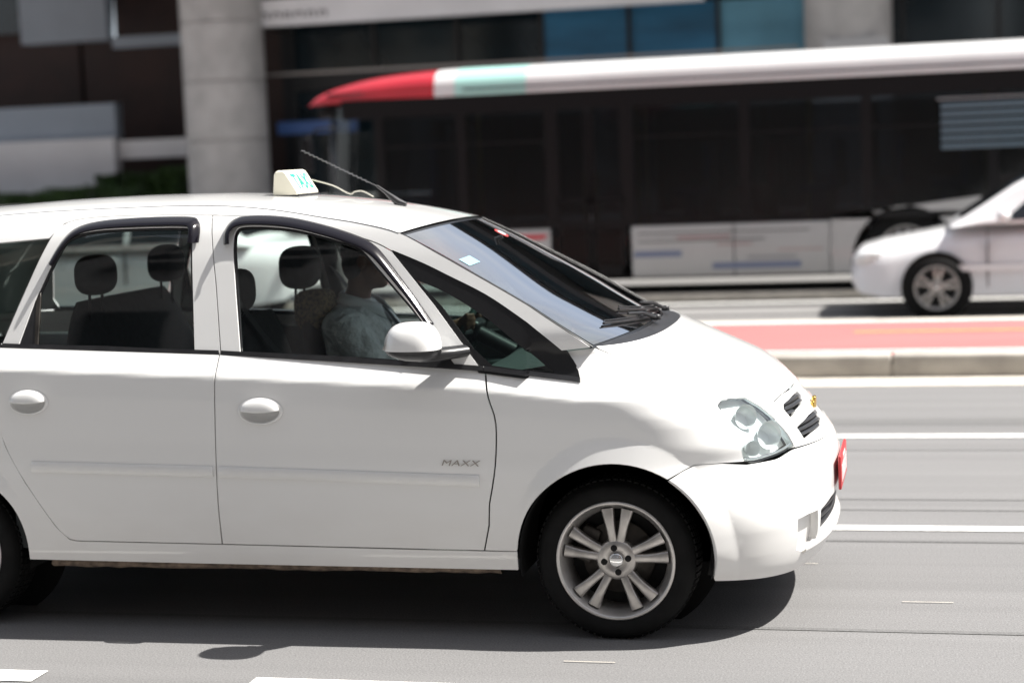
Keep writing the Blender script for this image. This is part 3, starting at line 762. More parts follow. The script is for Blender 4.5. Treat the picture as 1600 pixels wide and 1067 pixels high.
# door handles: oval cup with a flap over its upper half
def handle(cx, cz, parent, parent2, w_=.083, h_=.048):
    aa = np.linspace(0, 2*PI, 40, endpoint=False)
    rows = []
    for k, o in ((1.06, .0015), (1.0, .0065), (.93, .0065), (.88, -.0005)):
        rows.append(smap(cx+w_*k*np.cos(aa), cz+h_*k*np.sin(aa), 'low', o))
    ringP = np.array(rows); ringP = np.concatenate([ringP, ringP[:, :1]], 1)
    rows = []
    for k, o in ((.92, .001), (.86, -.010), (.7, -.022), (.4, -.028), (.02, -.030)):
        rows.append(smap(cx+w_*k*np.cos(aa), cz+h_*k*np.sin(aa), 'low', o))
    cup = np.array(rows); cup = np.concatenate([cup, cup[:, :1]], 1)
    # flap: upper half, bulging out
    u, v = np.meshgrid(np.linspace(-1, 1, 25), np.linspace(0, 1, 11), indexing='ij')
    xx = cx+w_*.88*u; zt = cz+h_*.88*np.sqrt(np.clip(1-u**2, 0, 1)); zl = cz-.003+.006*(u**2)
    zz = zl+(zt-zl)*v; fl = smap(xx, zz, 'low', .004+.020*np.sqrt(np.clip(1-(u**4), 0, 1))*np.sqrt(np.clip(1-(v*.98)**2.2, 0, 1)))
    for sg, par in ((1, parent), (-1, parent2)):
        h = MB().grid(ringP*[1, sg, 1], flip=sg < 0); 
        ho = h.obj('handle_surround', WHITE, par)
        MB().grid(cup*[1, sg, 1], flip=sg < 0).obj('handle_cup', WHITE, ho)
        o = MB().grid(fl*[1, sg, 1], flip=sg > 0).obj('handle_flap', WHITE, ho)
        m_ = o.modifiers.new('thickness', 'SOLIDIFY'); m_.thickness = .005; m_.offset = -1
# handle hubs hang on the doors, their pieces below them
def xz_on(pxa): return pxa
handle(*HF[:2], front_door, front_door2, *HF[2:])
handle(*HRr[:2], rear_door, rear_door2, *HRr[2:])

# MAXX script on the front door, above the rub strip
def text_mesh(txt, size, shear=0., width=1.0, extrude=.001, spacing=1.0, bold=0.):
    c = bpy.data.curves.new('text', 'FONT'); c.body = txt; c.size = size; c.shear = shear; c.extrude = extrude; c.offset = bold; c.space_character = spacing
    c.align_x = 'CENTER'; c.align_y = 'CENTER'
    o = bpy.data.objects.new('t', c); COL.objects.link(o); dg = bpy.context.evaluated_depsgraph_get()
    me = bpy.data.meshes.new_from_object(o.evaluated_get(dg)); bpy.data.objects.remove(o); bpy.data.curves.remove(c)
    v = np.array([tuple(q.co) for q in me.vertices]); f = [tuple(p.vertices) for p in me.polygons]; bpy.data.meshes.remove(me)
    v[:, 0] *= width
    return v, f
v, f = text_mesh('MAXX', .030, .25, 1.6, .001, 1.05)
P = smap(-.545+v[:, 0], .648-.02*v[:, 0]+v[:, 1], 'low', .0022); P[:, 1] -= np.where(v[:, 2] > 0, .0012, 0)
MB().add(P.tolist(), f).obj('door_script', mat('script_grey', (.36, .33, .30), .5, .2), front_door)

# door mirrors
def mirror(sg):
    # shell: domed cap over a flat underside, black foot below; traced on the near door
    cx, cy, cz = -.674, .912, 1.068
    u, v = np.meshgrid(np.linspace(0, 2*PI, 37), np.linspace(0, PI/2, 12), indexing='ij')
    se = lambda x, p: np.sign(x)*np.abs(x)**p
    lx = np.where(np.cos(u) > 0, .096, .108); X = cx+lx*se(np.cos(u), .8)*np.cos(v)**.62
    Y = cy+.085*se(np.sin(u), .8)*np.cos(v)**.7; Z = cz+.098*np.sin(v)**.95
    X = X-.03*(Z-cz)/.1*0+.0
    P = np.stack([X, -Y, Z], -1)
    cap = MB().grid(P*[1, sg, 1], flip=sg > 0)
    par = cap.obj('door_mirror', WHITE, front_door if sg > 0 else front_door2)
    v2, = (np.linspace(0, 1, 8),)
    U, V = np.meshgrid(np.linspace(0, 2*PI, 37), v2, indexing='ij')
    k = np.cos(V*PI/2)**.55*.985
    X = cx+.004*V+(np.where(np.cos(U) > 0, .098, .106))*se(np.cos(U), .8)*k; Y = cy-.02*V+.084*se(np.sin(U), .8)*k; Z = cz-.001-.046*V
    base = MB().grid(np.stack([X, -Y, Z], -1)*[1, sg, 1], flip=sg < 0)
    # foot running in to the pillar base
    ft = [(cx+.00, -cy+.05, cz-.022), (cx+.05, -.86, cz-.020), (cx+.105, -.815, cz-.018), (cx+.145, -.770, cz-.016)]
    b0_ = len(base.v); base.tube([(x, y*sg, z) for x, y, z in ft], [.040, .040, .038, .036], 14)
    for i_ in range(b0_, len(base.v)):
        x_, y_, z_ = base.v[i_]; base.v[i_] = (x_, y_, cz-.026+(z_-(cz-.020))*.62)
    base.obj('mirror_foot', BLACKP, par)
    gl_ = MB(); gl_.add([(cx-.098, -(cy+.07)*sg, cz+.005), (cx-.098, -(cy-.07)*sg, cz+.005), (cx-.080, -(cy-.05)*sg, cz+.060), (cx-.080, -(cy+.05)*sg, cz+.060)], [(0, 1, 2, 3)])
    gl_.obj('mirror_glass', CHROME, par)
mirror(1); mirror(-1)
# black corner plate between mirror and pillar on the window
pair('mirror_plate', [panel_data([(-.72, 1.010), (-.565, .997), (-.60, 1.046), (-.66, 1.075)], UP(.002))], BLACKP, front_door, far_parent=front_door2)

# aerial
base_ = MB(); zr = 1.556
for k in range(1): base_.tube([(-.955, 0, zr-.002), (-.985, 0, zr+.006), (-1.012, 0, zr+.028), (-1.04, 0, zr+.052), (-1.075, 0, zr+.078)], [.010, .017, .013, .007, .005], 12)
an = base_.obj('aerial', BLACKP, taxi)
pts = [(-1.07+(-1.39+1.07)*t, 0, zr+.075+(1.79-zr-.075)*t-.0*t) for t in np.linspace(0, 1, 30)]
m1 = MB().tube(pts, .0015, 6)
hel = [(-1.07+(-1.39+1.07)*t+.003*math.cos(t*110), .003*math.sin(t*110), zr+.075+(1.79-zr-.075)*t+.0035*math.cos(t*110)) for t in np.linspace(.12, 1, 260)]
m1.tube(hel, .0009, 4); m1.obj('aerial_mast', mat('mast_grey', (.16, .16, .17), .35, .5), an)
# sign lead clipped across the roof
MB().tube(cr([(-1.385, .09, 1.668), (-1.30, .11, 1.640), (-1.235, .12, 1.604), (-1.21, .12, 1.612), (-1.175, .12, 1.612), (-1.13, .12, 1.588)], 6), .0026, 6).obj('sign_lead', mat('pale_lead', (.5, .48, .42), .5), taxi)

# underside, wheel wells, inner body
mb = MB(); mb.box(-3.1, .50, -.50, .50, .22, .58); mb.box(-2.25, -.40, -.795, .795, .262, .30); mb.box(-2.9, .38, -.45, .45, .58, .72)
mb.obj('underbody', BLACKM, taxi)
for s_ in (-1, 1):
    mb = MB(); n = 40; xs = np.linspace(-2.20, -.42, n); zz = .244+.006*rng.random(n)
    P = np.array([[(x, s_*.800, .262), (x, s_*.806, z), (x, s_*.790, z-.012), (x, s_*.72, z-.004)] for x, z in zip(xs, zz)]); mb.grid(P)
    mb.obj('sill_rail', mat('rusty_rail', (.16, .12, .09), .85, noise=(30, .6)), taxi)
# inner engine bay panels close the gaps behind nose and lamps
aa = np.linspace(.30, 2*AC-.30, 40); rows = [smap(aa, np.full_like(aa, z), 'low', -.10, False) for z in np.linspace(.22, .86, 10)]
MB().grid(np.array(rows)).obj('inner_front', BLACKM, taxi)
for cx in (0., -2.63):
    for s_ in (-1, 1):
        y0, y1 = sorted((s_*.50, s_*.812)); prof = [(.348, y0), (.352, (y0+y1)/2), (.350, y1)]
        a0, a1 = (R(-12), R(192))
        lm = MB().lathe(prof, 'Y', (cx, 0, .30), 40, a0=a0, a1=a1)
        lm.lathe([(.02, s_*.50), (.352, s_*.50)], 'Y', (cx, 0, .30), 40)
        lm.obj('wheel_well', LINER, taxi)

# wheels
def wheel_meshes(rt=.288, rr=.213, wd=.185, rim_col=None):
    h = wd/2
    ty = MB().lathe([(rr-.004, -h+.012), (rr+.006, -h+.002), (rr+.03, -h-.004), (rr+.052, -h-.001), (rt-.014, -h+.010), (rt-.004, -h+.026), (rt, -h+.05), (rt, h-.05), (rt-.004, h-.026), (rt-.014, h-.010), (rr+.04, h), (rr, h-.01)], 'Y', n=72)
    for k in range(72):       # tread blocks
        a = 2*PI*k/72
        for yy in (-.052, -.018, .018, .052):
            c, s2 = math.cos(a+yy*2), math.sin(a+yy*2); t = .0085; hw = .012
            v = []
            for (dr, dt2, dy) in [(r_, q, y_) for r_ in (-.002, .004) for q in (-t, t) for y_ in (-hw, hw)]:
                rd = rt+dr; v.append((rd*c-dt2*s2, yy+dy, rd*s2+dt2*c))
            ty.add(v, [(0, 1, 3, 2), (4, 6, 7, 5), (0, 4, 5, 1), (2, 3, 7, 6), (0, 2, 6, 4), (1, 5, 7, 3)])
    tyre = ty.mesh('tyre')
    rim = MB().lathe([(rr+.003, -h+.010), (rr+.002, -h+.001), (rr-.006, -h+.000), (rr-.011, -h+.006), (rr-.016, -h+.018), (rr-.028, -h+.034), (rr-.036, -h+.07), (rr-.04, h-.02), (rr-.005, h-.01)], 'Y', n=72).mesh('rim')
    sp = MB()
    ns = 5
    for k in range(ns):        # paired spokes
        for dd in (-.17, .17):
            a = 2*PI*k/ns+PI/2+.30
            ang0 = a+dd*1.15; ang1 = a+dd*1.15
            rows = []
            for t in np.linspace(0, 1, 8):
                r_ = .050+(rr-.024-.050)*t; w2 = .0165-.004*math.sin(t*PI)+.006*t; an_ = ang0
                yf = -h+.026-.010*math.sin(t*PI*.9)-.006*t
                c, s2 = math.cos(an_), math.sin(an_)
                # straight spoke, offset sideways from the radius
                rows.append([(r_*c-q*s2, yf+dy, r_*s2+q*c) for q, dy in ((-w2, .030), (-w2, .004), (-w2*.6, 0), (w2*.6, 0), (w2, .004), (w2, .030))])
            sp.grid(np.array(rows), flip=True)
    sp.lathe([(.0, -h+.026), (.030, -h+.024), (.036, -h+.018), (.066, -h+.020), (.073, -h+.028), (.075, -h+.06)], 'Y', n=48)
    spokes = sp.mesh('spokes')
    hub = MB().lathe([(0, -h+.012), (.020, -h+.012), (.026, -h+.016), (.028, -h+.026)], 'Y', n=32).mesh('hub_cap')
    nuts = []
    for k in range(4):
        a = 2*PI*k/4+.5; nut = MB(); nuts.append(nut); nut.lathe([(.0, -h+.0150), (.0115, -h+.0150), (.0125, -h+.028)], 'Y', (.044*math.cos(a), 0, .044*math.sin(a)), 12)
    nuts = [q.mesh('wheel_bolt') for q in nuts]
    brake = MB().lathe([(.0, -h+.075), (.13, -h+.075), (.132, -h+.085)], 'Y', n=40)
    brake.bbox(-.155, -.085, -h+.062, -h+.12, -.06, .07, .012)
    brk = brake.mesh('brake')
    back = MB().lathe([(.0, -h+.11), (rr-.035, -h+.11)], 'Y', n=40).mesh('hub_back')
    return dict(tyre=(tyre, RUBBER), rim=(rim, ALLOY), spokes=(spokes, ALLOYD if rim_col is None else rim_col), hub_cap=(hub, CHROME), **{'wheel_bolt%d' % i: (q, BLACKM) for i, q in enumerate(nuts)}, brake_disc=(brk, STEEL), hub_back=(back, BLACKM))
WM = wheel_meshes()
def add_wheel(parent, x, y, z, sg=1, rot=0., wm=WM, sc=1.):
    e = bpy.data.objects.new('wheel', None); COL.objects.link(e); e.parent = parent; e.location = (x, y, z); e.empty_display_size = .1
    e.scale = (sc, sc, sc)
    e.rotation_euler = (0, rot, 0) if sg > 0 else (0, rot, PI)
    for n_, (me, mt) in wm.items():
        if not me.materials: me.materials.append(mt)
        o = bpy.data.objects.new(n_.rstrip('0123456789'), me); COL.objects.link(o); o.parent = e
    return e
for x in (0., -2.63):
    add_wheel(taxi, x, -.712, .288, 1, .35 if x == 0 else .1); add_wheel(taxi, x, .712, .288, -1, .2)

# ---------------------------------------------------------------- cabin
def seat(x, y, w_, parent, zt=.98, front=True):
    e = bpy.data.objects.new('seat', None); COL.objects.link(e); e.parent = parent
    lean = .20
    mb = MB(); mb.bbox(x-.02, x+.50, y-w_/2, y+w_/2, .42, .58, .06); mb.obj('seat_cushion', FABRIC, e)
    # backrest: stack of rounded sections leaning back
    rows = []
    for t in np.linspace(0, 1, 14):
        z = .50+(zt+.04-.50)*t; xx = x-.0-lean*t*.62; hw = w_/2*(1-.32*max(0, (t-.62)/.38)**1.6); th = .075*(1-.35*t)*(1 if t < .97 else .55)
        rows.append([(xx+th*math.cos(a)*(1 if math.cos(a) < 0 else .9), y+hw*np.sign(math.sin(a))*abs(math.sin(a))**.55, z) for a in np.linspace(0, 2*PI, 29)])
    mb = MB().grid(np.array(rows), flip=False); top = [rows[-1][i] for i in range(28)]; mb.add(top, [tuple(range(28))]); mb.obj('seat_back', FABRIC, e)
    return e
def headrest(x, y, z, w_, h_, d_, parent, m=FABRIC):
    mb = MB(); mb.ell((x, y, z), (d_/2, w_/2, h_/2), 24, 16)
    V = np.array(mb.v); c = np.array((x, y, z)); q = (V-c)/np.array((d_/2, w_/2, h_/2)); q = np.sign(q)*np.abs(q)**.72; V = c+q*np.array((d_/2, w_/2, h_/2))*.98
    mb.v = V.tolist()
    for dy in (-.055, .055): mb.tube([(x-.005, y+dy, z-h_/2+.02), (x-.01, y+dy, z-h_/2-.10)], .006, 8)
    mb.obj('headrest', m, parent)
sn = seat(-1.36, -.37, .50, taxi, 1.12); headrest(-1.555, -.37, 1.250, .24, .175, .115, sn)
sf = seat(-1.36, .37, .50, taxi, 1.12); headrest(-1.560, .37, 1.290, .29, .19, .15, sf)
mb = MB(); mb.bbox(-1.535, -1.38, .16, .36, 1.03, 1.20, .05); mb.obj('seat_cover', FABR2, sf)
rs = seat(-2.10, 0, 1.22, taxi, 1.18)
for y in (-.34, .34): headrest(-2.170, y, 1.325, .24, .165, .13, rs)
mb = MB(); mb.box(-2.35, -2.30, -.66, .66, .3, 1.02); mb.obj('parcel_wall', TRIM, taxi)
mb = MB(); mb.box(-3.1, -2.36, -.66, .66, .98, 1.0); mb.obj('parcel_shelf', TRIM, taxi)
# door cards with armrests
for s_ in (-1, 1):
    mb = MB()
    for x0, x1 in ((-1.46, -.47), (-2.36, -1.50)):
        y0, y1 = sorted((s_*.735, s_*.765)); mb.box(x0, x1, y0, y1, .30, 1.0 if x0 < -2 else .965)
        mb.bbox(x0+.12, x1-.25, min(s_*.735, s_*.66), max(s_*.735, s_*.66), .78, .84, .02)
    mb.obj('door_card', TRIM, taxi)
    # B pillar
    P = [smap(np.array([x]), np.array([z]), 'up', -.06)[0] for x, z in ((-1.475, 1.04), (-1.515, 1.3), (-1.56, 1.55))]
    MB().tube([(p[0], p[1]*(-s_)*-1*(-1), p[2]) for p in P], [.05, .042, .036], 10).obj('door_pillar', HEADL, taxi)
# seat belts
mb = MB()
for y0, s_ in ((-.37, -1), (.37, 1)):
    pts = cr([(-1.50, s_*.60, 1.30), (-1.42, s_*.52, 1.12), (-1.30, s_*.40, .90), (-1.22, s_*.2, .62)], 6) if s_ < 0 else cr([(-1.50, s_*.60, 1.28), (-1.33, s_*.53, 1.10), (-1.165, s_*.46, 1.035), (-1.09, s_*.40, .95), (-1.07, s_*.30, .82), (-1.10, s_*.12, .62)], 6)
    for i in range(len(pts)-1): pass
    L = [(x, y-.022, z) for x, y, z in pts]; Rr = [(x+.004, y+.022, z) for x, y, z in pts]
    mb.grid(np.array([L, Rr]))
mb.obj('seat_belt', mat('belt_black', (.008, .008, .009), .7), taxi)
# dashboard
rows = []
for y in np.linspace(-.70, .70, 29):
    k = 1-(abs(y)/.70)**4*.25
    prof = [(-.52, .55), (-.60, .70), (-.62, .84), (-.60, .905), (-.54, .935+.030*math.exp(-((y-.37)/.17)**2)), (-.38, .958+.018*math.exp(-((y-.37)/.17)**2)), (-.20, .985), (-.04*k, 1.005)]
    rows.append([(x, y, z) for x, z in cr(prof, 3)])
MB().grid(np.array(rows)).obj('dashboard', DASHM, taxi)
mb = MB(); mb.bbox(-.56, -.40, .20, .56, .93, 1.02, .03)
for y in (-.15, .06): mb.bbox(-.63, -.60, y-.05, y+.05, .83, .89, .012)
mb.obj('instrument_hood', DASHM, taxi)
SWR = mat('steering_leather', (.03, .05, .045), .3)
sw = bpy.data.objects.new('steering_wheel', None); COL.objects.link(sw); sw.parent = taxi; sw.location = (-.80, .37, 1.005); sw.rotation_euler = (0, R(-62), 0)
MB().tube([(.185*math.cos(a), .185*math.sin(a), 0) for a in np.linspace(0, 2*PI, 49)], .0145, 12, False).obj('wheel_rim', SWR, sw)
mb = MB(); mb.bbox(-.055, .055, -.07, .07, -.035, .012, .02)
for a in (0, PI, -PI/2+PI): mb.tube([(0, 0, -.01), (.18*math.cos(a+PI/2), .18*math.sin(a+PI/2), 0)], [.022, .012], 8)
mb.tube([(0, 0, -.02), (0, 0, -.26)], .035, 12)
mb.obj('wheel_boss', BLACKP, sw)
MB().bbox(-.60, -.42, .30, .44, .86, .96, .03).obj('column_cowl', BLACKP, taxi)
# sun visors
for y in (-.34, .34): MB().bbox(-.90, -.72, y-.17, y+.17, 1.435, 1.452, .008).obj('sun_visor', HEADL, taxi)

# ---------------------------------------------------------------- roof sign, its own thing
IV = mat('ivory_plastic', (.78, .75, .62), .42, coat=.2, noise=(8, .06))
sign = empty('taxi_sign', 'cream plastic roof sign with green TAXI lettering standing on the taxi roof', 'sign', (-1.418, 0, 1.613))
prof = [(-.062, 0), (-.053, .085), (-.046, .095), (-.036, .099), (-.012, .099), (-.003, .094), (.002, .086), (.047, .012), (.050, .005), (.048, 0)]
mb = MB(); Y = [-.125, -.121, -.112, .112, .121, .125]; ins = [.006, .002, 0, 0, .002, .006]
cxp = np.array([-.01, .045]); rows = []
for y, i_ in zip(Y, ins):
    rows.append([(cxp[0]+(p[0]-cxp[0])*(1-i_/.05), y, max(0, cxp[1]+(p[1]-cxp[1])*(1-i_/.05)) if p[1] > 0 else 0) for p in prof])
mb.grid(np.array(rows), smooth=False, flip=False)
mb.add(rows[0], [tuple(range(len(prof)))]); mb.add(rows[-1], [tuple(range(len(prof)))[::-1]])
so = mb.obj('sign_body', IV, sign); bm_ = so.modifiers.new('bevel', 'BEVEL'); bm_.width = .003; bm_.segments = 3; bm_.limit_method = 'ANGLE'
v, f = text_mesh('TAXI', .098, 0, .86, .0006, 1.0, .0022)
sl = Vector((.045, 0, -.074)).normalized()      # down the front face
up_ = -sl; acr = Vector((0, 1, 0)); nn = acr.cross(up_)
if nn.x < 0: nn = -nn
o0 = Vector((.0245, 0, .049))+nn*.0012
P = [o0+acr*p[0]+up_*p[1]+nn*(p[2]) for p in v]
MB().add([tuple(p) for p in P], f).obj('sign_lettering', mat('green_letters', (.02, .52, .25), .4), sign)
MB().box(-.06, .05, -.12, .12, -.008, .002).obj('sign_foot', BLACKP, sign)

# ---------------------------------------------------------------- the driver
def remesh(mb, voxel, name, smooth=3):
    me = mb.mesh(name); o = bpy.data.objects.new('tmp', me); COL.objects.link(o)
    m_ = o.modifiers.new('r', 'REMESH'); m_.mode = 'VOXEL'; m_.voxel_size = voxel; m_.use_smooth_shade = True
    s_ = o.modifiers.new('s', 'SMOOTH'); s_.iterations = smooth; s_.factor = .5
    dg = bpy.context.evaluated_depsgraph_get(); out = bpy.data.meshes.new_from_object(o.evaluated_get(dg)); bpy.data.objects.remove(o)
    out.name = name
    return out
SKIN = mat('skin', (.13, .062, .040), .5, noise=(20, .15), bump=(200, .2, .001))
SHIRT = mat('blue_grey_shirt', (.84, .87, .91), .85, noise=(10, .12), bump=(11, 1.0, .06))
HAIR = mat('grey_black_hair', (.02, .018, .017), .7, noise=(90, .5), bump=(160, .8, .003))
TROU = mat('dark_trousers', (.02, .022, .03), .9, noise=(30, .2))
driver = empty('person', 'driver in a blue-grey collared shirt at the wheel of the taxi, facing the windscreen', 'person', (-1.225, .37, .625))
def L(p): return (p[0]+1.20, p[1]-.37, p[2]-.58)
hx, hy, hz = -1.225, .37, 1.265
RY = Matrix.Rotation(R(8), 3, 'Y')
b = MB()
b.ell(L((hx-.012, hy, hz+.030)), (.098, .076, .095)); b.ell(L((hx+.022, hy, hz-.035)), (.070, .060, .088))      # skull, face
b.ell(L((hx+.052, hy, hz-.098)), (.032, .032, .022)); b.ell(L((hx+.088, hy, hz-.010)), (.020, .013, .026)); b.ell(L((hx+.097, hy, hz-.024)), (.016, .016, .012))   # chin, nose
b.ell(L((hx+.072, hy, hz+.030)), (.018, .050, .012)); b.ell(L((hx+.074, hy, hz-.060)), (.017, .026, .007)); b.ell(L((hx+.071, hy, hz-.072)), (.016, .024, .007))   # brow, lips
for s_ in (-1, 1): b.ell(L((hx-.005, hy+s_*.078, hz-.005)), (.018, .010, .032)); b.ell(L((hx+.055, hy+s_*.038, hz-.035)), (.020, .020, .020))
b.tube([L((hx-.030, hy, hz-.02)), L((hx-.045, hy, hz-.12)), L((hx-.070, hy, hz-.20))], [.055, .054, .062], 16)
# torso (under the shirt), pelvis, thighs, shins, feet
b.tube([L((-1.24, hy, .62)), L((-1.25, hy, .75)), L((-1.265, hy, .90)), L((-1.285, hy, 1.02))], [.13, .145, .15, .10], 18)
for s_ in (-1, 1):
    b.tube([L((-1.23, hy+s_*.09, .62)), L((-1.02, hy+s_*.11, .66)), L((-.80, hy+s_*.12, .68))], [.090, .078, .060], 14)
    b.tube([L((-.80, hy+s_*.12, .68)), L((-.68, hy+s_*.11, .50)), L((-.58, hy+s_*.10, .35))], [.060, .050, .038], 14)
    b.tube([L((-.62, hy+s_*.10, .33)), L((-.50, hy+s_*.10, .35)), L((-.42, hy+s_*.10, .38))], [.042, .040, .028], 12)
sh = {-1: [(-1.285, hy-.185, 1.015), (-1.17, hy-.235, .86), (-1.10, hy-.25, .80), (-.97, hy-.20, .89), (-.87, hy-.165, .950)],
      1: [(-1.285, hy+.185, 1.015), (-1.18, hy+.235, .86), (-1.12, hy+.25, .78), (-.97, hy+.20, .88), (-.87, hy+.165, .950)]}
for s_ in (-1, 1): b.tube([L(p) for p in sh[s_]], [.058, .050, .043, .036, .027], 14)
# hands: palm and five fingers closed on the rim
rimc = Vector((-.775, .37, .96)); axs = Matrix.Rotation(R(-62), 3, 'Y')
for s_ in (-1, 1):
    for_ = Vector((-.87, hy+s_*.165, .950)); grip = rimc+axs @ Vector((.06, s_*.175, 0))
    pal = for_.lerp(grip, .55); b.ell(L(tuple(pal)), (.045, .018, .036))
    for k in range(4):
        o = Vector((0, 0, .028-.019*k)); ln = (.95, 1.06, 1., .8)[k]
        p0 = pal+o+Vector((.02, 0, 0)); p1 = grip+o+Vector((.004, s_*.022, .004)); p2 = grip+o+Vector((.030*ln, s_*.010, 0)); p3 = grip+o+Vector((.022*ln, -s_*.018, -.004))
        b.tube([L(tuple(q)) for q in (p0, p1, p2, p3)], [.0095, .0090, .0083, .0070], 8)
    b.tube([L(tuple(q)) for q in (pal+Vector((-.01, -s_*.01, .02)), pal+Vector((.02, -s_*.030, .035)), grip+Vector((.0, -s_*.022, .03)))], [.012, .010, .008], 8)
body = link('body', remesh(b, .0075, 'body', 2), SKIN, driver)
# shirt: torso, collar and sleeves to the elbow
c = MB()
def trow(x, z, rx, ry, n=28):
    return [L((x+rx*math.cos(a)*(1. if math.cos(a) < 0 else 1.08), hy+ry*np.sign(math.sin(a))*abs(math.sin(a))**.8, z)) for a in np.linspace(0, 2*PI, n+1)]
rows = [trow(-1.245, .60, .150, .20), trow(-1.245, .70, .180, .21), trow(-1.250, .80, .185, .215), trow(-1.262, .90, .168, .225), trow(-1.275, .98, .150, .235), trow(-1.285, 1.03, .125, .225), trow(-1.29, 1.065, .098, .18), trow(-1.28, 1.09, .070, .10), trow(-1.275, 1.105, .060, .068)]
g = np.array(rows); c.grid(g); c.add(rows[0][:-1], [tuple(range(28))[::-1]]); c.add(rows[-1][:-1], [tuple(range(28))])
for s_ in (-1, 1):
    q = sh[s_]; c.ell(L((-1.29, hy+s_*.180, 1.000)), (.095, .085, .080))
    c.tube([L(q[0]), L(q[1]), L(q[2])], [.088, .082, .074], 16); c.tube([L(q[2]), L(tuple(Vector(q[2]).lerp(Vector(q[3]), .55)))], [.066, .058], 16)
    # breast pocket and fabric folds
    c.ell(L((-1.115, hy+s_*.085, .93)), (.012, .045, .055))
shirt = link('shirt', remesh(c, .010, 'shirt', 3), SHIRT, driver)
col = MB()
for s_ in (-1, 1):
    pts = [(-1.335, hy+s_*.012, 1.125), (-1.325, hy+s_*.055, 1.125), (-1.275, hy+s_*.078, 1.112), (-1.215, hy+s_*.062, 1.090), (-1.180, hy+s_*.020, 1.068)]
    low = [(-1.350, hy+s_*.012, 1.080), (-1.335, hy+s_*.075, 1.080), (-1.270, hy+s_*.105, 1.070), (-1.185, hy+s_*.085, 1.035), (-1.150, hy+s_*.055, 1.010)]
    col.grid(np.array([[L(p) for p in cr(pts, 4)], [L(p) for p in cr(low, 4)]]))
cv = Vector(L((-1.265, hy, 1.08))); col.v = [tuple(Vector((cv.x+(v[0]-cv.x)*1.16, cv.y+(v[1]-cv.y)*1.16, v[2]+.012))) for v in col.v]
o = col.obj('collar', mat('collar_cloth', (.80, .84, .88), .85), driver); md = o.modifiers.new('t', 'SOLIDIFY'); md.thickness = .006
tie = [(z, x) for z, x in ((1.075, -1.178), (1.03, -1.142), (.98, -1.105), (.90, -1.072), (.80, -1.042), (.70, -1.047))]
MB().grid(np.array([[L((x+.010, hy-w_, z)), L((x+.018, hy, z)), L((x+.010, hy+w_, z))] for (z, x), w_ in zip(tie, (.020, .024, .030, .036, .042, .040))]), flip=True).obj('tie', mat('dark_tie', (.012, .013, .02), .7), driver)
h = MB(); h.ell(L((hx-.022, hy, hz+.042)), (.100, .082, .092)); h.ell(L((hx-.055, hy, hz-.01)), (.062, .078, .085))
link('hair', remesh(h, .008, 'hair', 2), HAIR, driver)
for s_ in (-1, 1):
    MB().ell(L((hx+.070, hy+s_*.030, hz+.008)), (.011, .012, .010)).obj('eye', mat('eye_white', (.5, .5, .48), .2), body)
t_ = MB()
t_.ell(L((-1.22, hy, .63)), (.15, .18, .10))
for s_ in (-1, 1): t_.tube([L((-1.20, hy+s_*.09, .62)), L((-1.02, hy+s_*.11, .66)), L((-.79, hy+s_*.12, .68)), L((-.68, hy+s_*.11, .50)), L((-.59, hy+s_*.10, .36))], [.105, .092, .074, .064, .055], 14)
link('trousers', remesh(t_, .012, 'trousers', 3), TROU, driver)
MB().bbox(*[q for p in zip(L((-1.095, hy-.12, .955)), L((-1.088, hy-.112, 1.01))) for q in p], .002).obj('pen', CHROME, driver)
#@@ENV
# ---------------------------------------------------------------- ground: road, cycleway, far road, pavement
def asphalt(name, c, streak=.10):
    m = bpy.data.materials.new(name); m.use_nodes = True
    n = m.node_tree.nodes; l = m.node_tree.links; b = n['Principled BSDF']; b.inputs['Roughness'].default_value = .82
    b.inputs['Specular IOR Level'].default_value = .3
    tc = n.new('ShaderNodeTexCoord')
    def noise(scale, sc, det=5):
        mp = n.new('ShaderNodeMapping'); mp.inputs['Scale'].default_value = sc; l.new(tc.outputs['Object'], mp.inputs[0])
        t = n.new('ShaderNodeTexNoise'); t.inputs['Scale'].default_value = scale; t.inputs['Detail'].default_value = det
        l.new(mp.outputs[0], t.inputs['Vector']); return t.outputs['Fac']
    a = noise(1.0, (.04, 5.0, 1), 8); g = noise(140, (1, 1, 1), 2); big = noise(.35, (.35, 1.6, 1), 4)
    def mul(x, k, add):
        q = n.new('ShaderNodeMath'); q.operation = 'MULTIPLY_ADD'; q.inputs[1].default_value = k; q.inputs[2].default_value = add; l.new(x, q.inputs[0]); return q.outputs[0]
    def prod(x, y):
        q = n.new('ShaderNodeMath'); q.operation = 'MULTIPLY'; l.new(x, q.inputs[0]); l.new(y, q.inputs[1]); return q.outputs[0]
    v = prod(prod(mul(a, streak*4, 1-streak*2), mul(g, 1.1, .45)), mul(big, .35, .825))
    # worn wheel tracks run along the lanes
    mx = n.new('ShaderNodeVectorMath'); mx.operation = 'SCALE'; mx.inputs[0].default_value = c; l.new(v, mx.inputs['Scale'])
    l.new(mx.outputs[0], b.inputs['Base Color'])
    bp = n.new('ShaderNodeBump'); bp.inputs['Strength'].default_value = .5; bp.inputs['Distance'].default_value = .004
    l.new(noise(160, (1, 1, 1), 3), bp.inputs['Height']); l.new(bp.outputs[0], b.inputs['Normal'])
    MAT[name] = m
    return m
ASPH = asphalt('asphalt', (.162, .160, .160)); ASPH2 = asphalt('far_asphalt', (.20, .196, .192)); SEAM = asphalt('tar_or_shade_strip', (.130, .129, .128), .12)
LINE = mat('road_paint', (.78, .77, .74), .6, noise=(16, .12), bump=(120, .3, .002))
CONC = mat('concrete_kerb', (.36, .335, .30), .85, noise=(5, .18), bump=(60, .4, .004))
GUT = mat('gutter_concrete', (.50, .46, .40), .85, noise=(7, .15), bump=(60, .3, .003))
